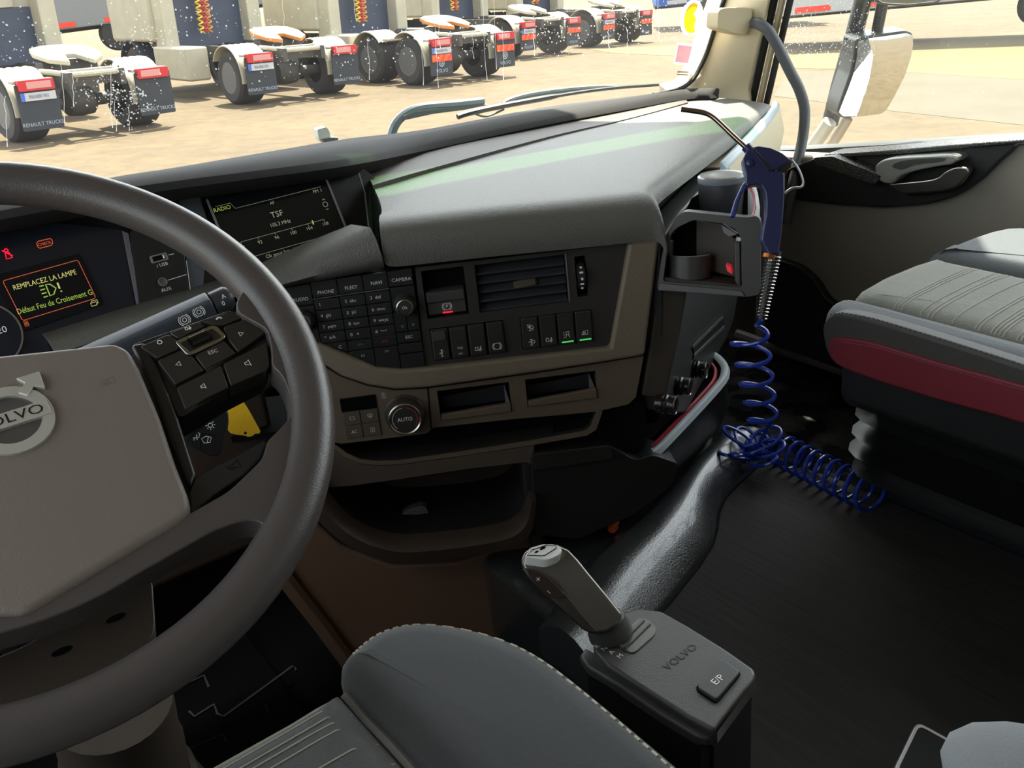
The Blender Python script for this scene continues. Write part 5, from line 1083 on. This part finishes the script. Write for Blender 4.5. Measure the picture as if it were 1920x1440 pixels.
# heap: loops in tumbling planes
heap = onz(1408, 850, .185)
hp = [((1440, 835), .21, .030, 0), ((1392, 862), .175, .030, 1)]
rnd_ = random.Random(3)
for k in range(9):
    a = radians(150+38*k); cen = heap + V((cos(a)*.024, sin(a)*.024, .010*(k % 3)))
    d1 = V((cos(a), sin(a), 0)); d2 = V((-sin(a), cos(a), .30)).normalized()
    for i in range(16): th = pi+2*pi*i/16; pts.append(cen + (d1+V((0, 0, .35))).normalized()*(cos(th)*.026) + d2*(sin(th)*.017))
# coil
s0, s1 = onz(1470, 836, .180), onz(1702, 890, .185)
s1 = V((.442, s1.y, .180)); ax_ = (s1-s0); axn = ax_.normalized(); e1 = V((0, 0, 1)); e1 = (e1-axn*e1.dot(axn)).normalized(); e2 = axn.cross(e1)
NC = 10
for i in range(NC*18+1):
    s = i/(NC*18); th = 2*pi*NC*s; pts.append(s0 + ax_*(s**1.05) + (e1*cos(th)+e2*sin(th))*.0235 + V((-.012, 0, 0)))
M_hose = mat('hose_blue', (26, 52, 150), .25, coat=.3)
bm = nb(); tube(bm, [p for p in spline(pts, 2)], .0028, 8); obj('coiled_hose', bm, M_hose, ag, label='coiled bright blue hose')
# small orange part under the dash
oc = onz(1152, 987, .155)
ob = thing('orange_connector', oc, 'small orange ribbed connector on the floor under the dashboard', 'connector')
bm = nb(); lathe(bm, [(.005, -.018)]+[(.008 if i % 2 else .0065, -.015+.005*i) for i in range(7)]+[(.005, .018)], oc+V((0, 0, .009)), (.8, .6, .25), 14); obj('body', bm, mat('conn_orange', (214, 92, 40), .4), ob)
bm = nb(); lathe(bm, [(.0045, 0), (.0045, .008)], oc+V((0, 0, .009))+V((.8, .6, .25)).normalized()*.017, (.8, .6, .25), 12); obj('stub', bm, mat('conn_grey', (150, 130, 110), .4), ob)
# framed panel by the arm rest
FTb = Fr((0, 0, .175), (1, 0, 0), (0, 0, 1))
tbq = [FTb.p(*q) for q in [(1668, 1450), (1718, 1348), (1830, 1410), (1790, 1510)]]
tbo = thing('tablet', (tbq[1][0], tbq[1][1], .157), 'silver edged dark tablet lying on the floor mat by the pale arm rest', 'tablet')
def shrink(q, k): cx = sum(p[0] for p in q)/4; cy = sum(p[1] for p in q)/4; return [(cx+(a-cx)*k, cy+(b-cy)*k) for a, b in q]
part('edge', FTb, rnd(tbq, .012, 4), -.017, 0, mat('tablet_alu', (136, 138, 150), .3, metal=.8), tbo, bev=.003, seg=3)
part('inner_frame', FTb, rnd(shrink(tbq, .90), .009, 4), -.004, .0008, mat('tablet_cream', (190, 180, 165), .35), tbo, bev=.0005)
part('screen', FTb, rnd(shrink(tbq, .82), .007, 4), -.004, .0014, mat('tablet_dark', (16, 17, 17), .5, spec=.15), tbo, bev=.0004)
# ------------------------------------------------------------------ parked tractor units outside
M_twhite = mat('truck_cream', (165, 158, 138), .5, var=.08, vscale=3)
M_tdark = mat('truck_navy', (52, 60, 78), .5, var=.1, vscale=4)
M_tyre = mat('tyre', (46, 44, 43), .85)
M_trim_ = mat('wheel_rim', (96, 96, 97), .45, metal=.4)
M_flap = mat('mudflap', (38, 42, 48), .7)
M_tred = mat('tail_red', (180, 22, 32), .35)
M_tpink = mat('tail_pale', (190, 130, 125), .35)
M_plate = mat('plate_white', (170, 170, 170), .5); M_pblue = mat('plate_blue', (50, 90, 190), .5)
M_steelD = mat('chassis_grey', (66, 62, 58), .6, var=.2, vscale=6)
M_oran = mat('coupling_orange', (180, 112, 58), .6)
M_hatch = mat('board_orange', (205, 90, 18), .5)
LF_ = lambda o: Fr(o, (1, 0, 0), (0, -1, 0))   # frame facing backwards in truck space
def wheel(parent, x, y, r=.5, wd=.56, sgn=-1):
    prof = [(.26, wd/2-.02), (.30, wd/2), (.44, wd/2), (.49, wd/2-.05), (.5, wd/2-.12), (.5, -wd/2+.12), (.49, -wd/2+.05), (.44, -wd/2), (.30, -wd/2), (.26, -wd/2+.02)]
    bm = nb(); lathe(bm, prof, (x, y, r), (sgn, 0, 0), 28, cap=False); t = obj('tyre', bm, M_tyre, parent)
    bm = nb(); lathe(bm, [(.30, wd/2-.005), (.285, wd/2), (.26, wd/2-.03), (.20, wd/2-.16), (.13, wd/2-.16), (.12, wd/2-.06), (.06, wd/2-.05), (.001, wd/2-.05)], (x, y, r), (sgn, 0, 0), 24); obj('wheel_rim', bm, M_trim_, t)
def fender(parent, x, y, wd=.62, r=.60, a0=-8, a1=170):
    n = 14; bm = nb(); prof = []
    nr = 5
    for i in range(nr*4+1):
        s = i/(nr*4); bump = .012 if i % 4 in (1, 2) else 0
        prof.append((-wd/2+wd*s, bump))
    secs = []
    for i in range(n+1):
        a = radians(a0+(a1-a0)*i/n); secs.append([V((x+px_, y-cos(a)*(r+b), .5+sin(a)*(r+b))) for px_, b in prof] + [V((x+wd/2, y-cos(a)*(r-.02), .5+sin(a)*(r-.02))), V((x-wd/2, y-cos(a)*(r-.02), .5+sin(a)*(r-.02)))])
    loft(bm, secs); f = obj('fender', bm, M_twhite, parent, ang=30)
    bm = nb(); box(bm, (x, y-r-.06, .93), (wd, .16, .05)); obj('fender_lip', bm, M_twhite, f, bev=.015)
def truck(L, yaw, label, six=False, orange=False, board=False, word='RENAULT TRUCKS', skirt=False, badge=False):
    c, s = cos(yaw), sin(yaw); off = V((-.95, -.78))
    tx_, ty_ = L[0]-(off.x*c-off.y*s), L[1]-(off.x*s+off.y*c)
    o = thing('tractor_unit', (tx_, ty_, GZ-GS*tx_), label, 'truck', 'tractor units parked in a row in the yard', rotz=yaw, local=True)
    o.rotation_euler = (Matrix.Rotation(math.atan(GS), 3, 'Y') @ Matrix.Rotation(yaw, 3, 'Z')).to_euler()
    for sx in (-1, 1):
        bm = nb(); box(bm, (.42*sx, 2.3, .88), (.09, 6.3, .24)); obj('chassis_rail', bm, M_steelD, o)
    for yy in (-.6, .5, 1.6): 
        bm = nb(); box(bm, (0, yy, .88), (.78, .12, .18)); obj('cross_member', bm, M_steelD, o)
    bm = nb(); lathe(bm, [(.09, -.85), (.10, -.3), (.22, -.2), (.24, 0), (.22, .2), (.10, .3), (.09, .85)], (0, 0, .5), (1, 0, 0), 16); obj('axle', bm, M_steelD, o)
    axs = [0, 1.35] if six else [0]
    for ya in axs:
        for sx in (-1, 1): wheel(o, .95*sx, ya, sgn=sx); fender(o, .95*sx, ya, a1=150 if (six and ya > 0) or not six else 128, a0=-8 if ya == 0 else 40)
    for sx in (-1, 1):
        f = LF_((.95*sx, -.79, 0))
        m_ = part('mudflap', f, rnd(rect(-.31, .22, .31, .90), .03), -.03, 0, M_flap, o, bev=.004)
        text(word, f, (0, .31), .055 if len(word) > 6 else .075, mat('flap_print', (150, 156, 165), .6), m_, .002, sx=.95)
        if badge: lines('badge', f, [circ(0, .47, .07, 20)+circ(0, .47, .07, 20)[:1], circ(0, .47, .03, 12)+circ(0, .47, .03, 12)[:1]], .02, .002, MATS['flap_print'], m_)
        t = part('tail_light', f, rnd(rect(-.27, .80, .27, .96), .02), -.06, .05, M_tred, o, bev=.01)
        part('lens', f, rect(-.15*1 if sx < 0 else -.22, .83, .22 if sx < 0 else .12, .93), .04, .056, M_tpink, t, bev=.004)
        if sx < 0:
            p_ = part('number_plate', f, rect(-.25, .655, .27, .775), 0, .03, M_plate, o, bev=.003); part('plate_band', f, rect(-.25, .655, -.20, .775), .02, .033, M_pblue, p_, bev=0); part('plate_print', f, rect(-.14, .69, .16, .74), .028, .0325, mat('plate_print', (120, 122, 130), .6, var=.6, vscale=14), p_, bev=0)
        if board:
            b_ = part('marker_board', f, rect(-.27, .50 if sx < 0 else .56, .27, .64 if sx < 0 else .70), 0, .03, M_hatch, o, bev=.003)
            for k in range(3): part('board_stripe', f, [(-.22+.17*k, .50+(.06 if sx > 0 else 0)), (-.14+.17*k, .50+(.06 if sx > 0 else 0)), (-.06+.17*k, .64+(.06 if sx > 0 else 0)), (-.14+.17*k, .64+(.06 if sx > 0 else 0))], .02, .032, mat('board_red', (216, 50, 40), .5), b_, bev=0)
    # rear frame hoop between the fenders
    bm = nb(); tube(bm, [(-.62, -.25, 1.02), (-.50, -.45, 1.0), (-.36, -.80, .96), (.36, -.80, .96), (.50, -.45, 1.0), (.62, -.25, 1.02)], .045, 8); obj('rear_frame', bm, M_twhite, o)
    bm = nb(); box(bm, (0, -.50, .99), (.9, .09, .07)); obj('rear_bar', bm, M_twhite, o, bev=.01)
    # coupling plate: horseshoe
    FC = Fr((0, .10, 1.24), (1, 0, 0), (0, -.22, 1))
    hs = [(-.44, .34), (-.52, .05), (-.44, -.34), (-.20, -.56), (-.07, -.12), (.07, -.12), (.20, -.56), (.44, -.34), (.52, .05), (.44, .34), (.22, .46), (-.22, .46)]
    part('coupling_plate', FC, hs, -.05, .03, M_oran if orange else M_twhite, o, bev=.02)
    bm = nb(); box(bm, (0, .15, 1.06), (.9, .3, .16)); obj('coupling_base', bm, M_steelD, o, bev=.02)
    # cab
    FCb = Fr((0, 3.2, 0), (1, 0, 0), (0, -1, 0))
    bm = nb(); box(bm, (0, 4.35, 2.35), (2.46, 2.3, 2.5)); obj('cab_shell', bm, M_twhite, o, bev=.08, seg=3)
    part('cab_rear_lower', FCb, rect(-1.12, .95, 1.12, 1.95), .0, .06, M_tdark, o, bev=.02)
    part('rear_panel', FCb, rnd(rect(-.55, 1.95, .55, 2.9), .05), .0, .08, M_twhite, o, bev=.02)
    for sx in (-1, 1):
        part('side_fairing', FCb, rect(1.0*sx-.16, .9, 1.0*sx+.16, 3.4), -.1, .42, M_twhite, o, bev=.04)
        bm = nb(); box(bm, (1.05*sx, 2.4, .70), (.5, 1.6 if skirt else .95, .66)); obj('side_tank', bm, M_twhite if sx < 0 else M_steelD, o, bev=.05)
        wheel(o, 1.02*sx, 4.6, wd=.34, sgn=sx)
        bm = nb(); lathe(bm, [(.62, -.18), (.64, -.18), (.64, .18), (.62, .18)], (1.06*sx, 4.6, .5), (sx, 0, 0), 28, cap=False); obj('front_arch', bm, M_tdark, o)
    for k, (xx, m_) in enumerate(((-.25, mat('hose_yellow', (226, 190, 60), .5)), (-.15, mat('hose_red', (196, 60, 60), .5)), (-.05, mat('hose_orange', (214, 140, 60), .5)))):
        bm = nb(); tube(bm, [V((xx+.05*cos(i*.9), 3.0+.05*sin(i*.9)-.10, 1.25+.016*i)) for i in range(60)], .018, 6); obj('air_line', bm, m_, o)
    return o
def fl_(x, y): p = FG.px(x, y, .22); return (p.x, p.y)
truck(fl_(82, 243), radians(11), 'cream tractor unit with pale coupling plate and plain dark mudflaps')
truck(fl_(493, 176), radians(6), 'cream tractor unit with orange coupling plate and long white side skirt', orange=True, skirt=True)
truck(fl_(828, 141), radians(9), 'cream six wheeled tractor unit with orange striped boards and round flap badge', six=True, orange=True, board=True, word='VOLVO', badge=True)
truck(fl_(990, 95), radians(10), 'cream tractor unit with orange boards parked just beyond the six wheeled one', board=True, word='VOLVO')
truck(fl_(1140, 74), radians(10), 'cream tractor unit with orange boards at the far end of the row', board=True, word='VOLVO')
def trailer(pxy, yaw, label, body, band, ln=12):
    p = FG.px(*pxy) if len(pxy) == 2 else V((pxy[0], pxy[1], GZ-GS*pxy[0]))
    o = thing('semi_trailer', p, label, 'trailer', 'trailers at the edge of the yard', rotz=yaw, local=True)
    bm = nb(); box(bm, (ln/2, 1.25, 2.2), (ln, 2.5, 2.8)); obj('box_body', bm, body, o, bev=.04)
    Fs = Fr((0, 0, 0), (1, 0, 0), (0, -1, 0))
    for k in range(8): part('marker_strip', Fs, rect(.4+ln/8*k, .86, .4+ln/8*k+.9, 1.0), -.01, .02, band, o, bev=0)
    bm = nb(); box(bm, (ln/2, 1.25, .75), (ln, 1.0, .15)); obj('chassis', bm, M_steelD, o)
    for k in range(3): wheel(o, 0, 0) if False else None
    for k in range(3):
        bm = nb(); lathe(bm, [(.26, .2), (.45, .2), (.5, .1), (.5, -.1), (.45, -.2), (.26, -.2)], (ln*.55+1.3*k, .25, .5), (0, -1, 0), 24); obj('tyre', bm, M_tyre, o)
trailer((1460, 92), radians(-42), 'white box trailer with red marker strips behind the mirror arm', mat('trailer_white', (170, 170, 168), .5), mat('strip_red', (220, 60, 40), .5))
trailer((1232, 56), radians(-40), 'bright blue box trailer behind the end of the truck row', mat('trailer_blue', (22, 80, 165), .5), mat('strip_white', (170, 170, 168), .5), ln=6)

trailer((0.5, 33.0, GZ), radians(-3), 'pale grey box trailer standing behind the row of tractor units', mat('trailer_grey', (120, 122, 122), .5), MATS['strip_red'], ln=14)
# ------------------------------------------------------------------ outside of our own cab
# wipers
M_wip = mat('wiper_black', (34, 40, 40), .4)
M_wipg = mat('wiper_grey', (120, 132, 138), .35)
def yo(x): return wy(x)+.06
def og(x, y, k=.055):
    # a point just outside the windscreen
    p = ony(x, y, 1.5)
    for _ in range(6): p = ony(x, y, wy(p.x)+.02-.20*(p.z-.56)/(WT-.56)+k)
    return p
wp = thing('windscreen_wiper', og(860, 218), 'black wiper arm with long blade resting at the foot of the windscreen', 'wiper')
bm = nb(); tube(bm, spline([og(*q) for q in [(858, 219), (880, 212), (930, 201), (1000, 188), (1080, 174), (1150, 165), (1200, 161), (1240, 158)]], 5), [.0055 if i < 18 else .0035 for i in range(36)], 6); obj('blade', bm, M_wip, wp)
bm = nb(); tube(bm, spline([og(x, y, .075) for x, y in [(944, 196), (960, 187), (1000, 177), (1060, 169), (1110, 165), (1150, 164)]], 5), .0055, 8); obj('arm', bm, M_wipg, wp)
bm = nb(); tube(bm, spline([og(*q) for q in [(890, 213), (905, 218), (920, 216), (945, 205)]], 4), .002, 6); obj('washer_hose', bm, M_wip, wp)
w2 = thing('wiper_arm', og(735, 250), 'grey curved wiper arm and housing at the centre foot of the windscreen', 'wiper')
bm = nb(); tube(bm, spline([og(x, y, .08) for x, y in [(733, 262), (738, 240), (750, 222), (772, 207), (800, 200), (850, 196), (905, 190)]], 5), .0085, 8); obj('arm', bm, M_wipg, w2)
FWp = Fr(og(820, 218, .07), (1, -.05, 0), (0, -1, -.1))
part('blade_carrier', FWp, [FWp.p(*q) for q in [(757, 218), (775, 208), (810, 203), (900, 194), (918, 197), (870, 207), (815, 214), (760, 226)]], -.015, 0, mat('carrier_grey', (110, 122, 118), .4), w2, bev=.003)
wn = thing('washer_nozzle', og(610, 262), 'small white washer nozzle outside the windscreen', 'nozzle')
FN = Fr(og(610, 255, .05), (1, 0, 0), (0, -1, -.1))
part('housing', FN, rnd([FN.p(*q) for q in [(595, 243), (612, 238), (618, 246), (620, 256), (632, 258), (630, 263), (606, 269), (598, 262)]], .003), -.015, 0, M_ext, wn, bev=.003)
part('jet', FN, rnd([FN.p(*q) for q in [(600, 260), (618, 256), (632, 257), (630, 262), (606, 267)]], .001), 0, .006, M_alu, wn, bev=.001)
# door mirror
mr = thing('door_mirror', onx(1535, 280, 1.2), 'convex door mirror on speckled black arms outside the passenger window', 'mirror')
M_spec = mat('arm_speckled', (60, 62, 64), .3, var=.5, vscale=220)
def arm(pp, X, r, name='mirror_arm', m_=None, sec=None):
    bm = nb(); tube(bm, [onx(x, y, X) for x, y in pp], r, 12, sec=sec); return obj(name, bm, m_ or M_spec, mr)
q0 = onx(1622, -60, 1.30)
arm([(1640, -90), (1618, 0), (1600, 70), (1574, 160), (1556, 232)], 1.30, .0185)
arm([(1690, -120), (1664, -40), (1648, 40), (1640, 80)], 1.32, .012)
arm([(1556, 228), (1540, 252), (1512, 290), (1500, 310)], 1.27, .016, 'mirror_bracket', mat('bracket_grey', (176, 168, 156), .4))
arm([(1590, 222), (1572, 252), (1545, 292), (1530, 312)], 1.25, .011, 'mirror_bracket', mat('bracket_taupe', (140, 124, 104), .4))
MFm = Fr(onx(1645, 145, 1.30), (.86, -.50, 0), (-.46, -.88, -.10))
mo = rnd(MFm.P([(1606, 74), (1625, 68), (1700, 58), (1712, 62), (1714, 78), (1708, 105), (1695, 140), (1676, 178), (1660, 208), (1650, 215), (1620, 219), (1578, 221), (1569, 213), (1578, 185), (1594, 140), (1602, 105)]), .004, 2)
part('mirror_housing', MFm, mo, -.06, -.002, mat('housing_grey', (70, 70, 68), .35), mr, bev=.01, seg=3)
mcx = sum(p[0] for p in mo)/len(mo); mcy = sum(p[1] for p in mo)/len(mo)
mo2 = [(a, b) for a, b in sp2(mo, 2)]
bm = nb(); loft(bm, [[MFm.w(mcx+(a-mcx)*k*.96, mcy+(b-mcy)*k*.96, .012-(((a-mcx)*k)**2+((b-mcy)*k)**2)/1.1) for a, b in mo2] for k in (1, .96, .9, .8, .7, .6, .5, .4, .3, .2, .1, .03)]); obj('mirror_glass', bm, mat('mirror_glass', (235, 238, 240), .01, metal=1), mr, ang=80)
MF2 = Fr(onx(1700, -10, 1.32), (.80, -.60, 0), (-.60, -.80, -.02))
m2 = rnd(MF2.P([(1632, -140), (1790, -150), (1780, -20), (1760, 6), (1700, 12), (1650, 9), (1634, -4)]), .008)
part('mirror_housing', MF2, m2, -.06, 0, MATS['housing_grey'], mr, bev=.008, seg=3)
part('mirror_glass', MF2, shrink(m2, 1) if False else [( -0+(a-sum(p[0] for p in m2)/len(m2))*.93+sum(p[0] for p in m2)/len(m2), (b-sum(p[1] for p in m2)/len(m2))*.93+sum(p[1] for p in m2)/len(m2)) for a, b in m2], -.002, .002, MATS['mirror_glass'], mr, bev=.001)

# ------------------------------------------------------------------ rain drops and runs
def dropmat():
    m = bpy.data.materials.new('water_drop'); m.use_nodes = True; t = m.node_tree; t.nodes.clear()
    o = t.nodes.new('ShaderNodeOutputMaterial'); tr = t.nodes.new('ShaderNodeBsdfTransparent'); tl = t.nodes.new('ShaderNodeBsdfTranslucent'); tl.inputs[0].default_value = (.95, .96, .95, 1)
    gl = t.nodes.new('ShaderNodeBsdfGlossy'); gl.inputs['Roughness'].default_value = .08
    m1 = t.nodes.new('ShaderNodeMixShader'); m1.inputs[0].default_value = .45; m2_ = t.nodes.new('ShaderNodeMixShader'); m2_.inputs[0].default_value = .25
    t.links.new(tr.outputs[0], m1.inputs[1]); t.links.new(tl.outputs[0], m1.inputs[2]); t.links.new(m1.outputs[0], m2_.inputs[1]); t.links.new(gl.outputs[0], m2_.inputs[2]); t.links.new(m2_.outputs[0], o.inputs[0]); return m
M_drop = dropmat()
rg = random.Random(11)
def drop(bm, c, r, n, e):
    x = n.orthogonal().normalized(); y = n.cross(x); k = 6
    tip = bm.verts.new(c+n*r*.5); ring = [bm.verts.new(c+(x*cos(2*pi*i/k+.4)+V((0, 0, 0))+y*sin(2*pi*i/k+.4)*e)*r) for i in range(k)]
    for i in range(k): bm.faces.new((tip, ring[i], ring[(i+1) % k]))
bm = nb(); nrm = V((0, -1, -.12)).normalized()
clusters = [((60, 80), 90, 60, 70), ((190, 150), 45, 60, 160), ((250, 190), 45, 45, 150), ((260, 60), 80, 60, 70), ((560, 90), 90, 60, 110), ((720, 90), 70, 60, 90), ((900, 60), 90, 40, 110), ((1060, 60), 80, 35, 120), ((1200, 40), 60, 35, 160), ((1290, 40), 40, 45, 260), ((400, 60), 160, 70, 130)]
for (cx, cy), sx, sy, n in clusters:
    for _ in range(n):
        x, y = rg.gauss(cx, sx*.6), rg.gauss(cy, sy*.6)
        if y > 260 or x > 1335 or x < -60: continue
        drop(bm, og(x, y, .004), rg.choice((.0005, .0007, .0009, .0013)), nrm, rg.uniform(.8, 1.5))
for (x0, y0, y1) in [(8, 180, 275), (115, 120, 230), (135, 130, 200), (205, 120, 240), (215, 190, 246), (240, 200, 245), (530, 0, 60), (690, 70, 150), (790, 60, 160), (815, 40, 165), (820, 0, 90), (885, 60, 110), (905, 0, 150), (925, 0, 130), (940, 50, 150), (1140, 55, 90), (1175, 50, 88), (1232, 0, 75), (665, 0, 40), (1000, 60, 105)]:
    pts = [og(x0+rg.uniform(-2, 2)+(y-y0)*.05, y, .004) for y in [y0+(y1-y0)*i/6 for i in range(7)]]
    tube(bm, pts, [.0003]*6+[.0007], 4)
d_ = obj('rain_drops', bm, M_drop, ang=80); tag(d_, 'small water drops and vertical runs scattered over the windscreen', 'water drops', kind='stuff')
bm = nb()
for _ in range(700):
    x = rg.uniform(1465, 1640); y = rg.gauss(60, 38)
    if y > 120 or y < -20: continue
    drop(bm, onx(x, y, 1.071), rg.choice((.0005, .0007, .0009, .0012)), V((-1, 0, 0)), 1.1)
for _ in range(60): drop(bm, onx(rg.uniform(1640, 1900), rg.uniform(0, 200), 1.071), .0006, V((-1, 0, 0)), 1.0)
d_ = obj('rain_drops', bm, M_drop, ang=80); tag(d_, 'fine water drops on the front of the passenger window', 'water drops', kind='stuff')
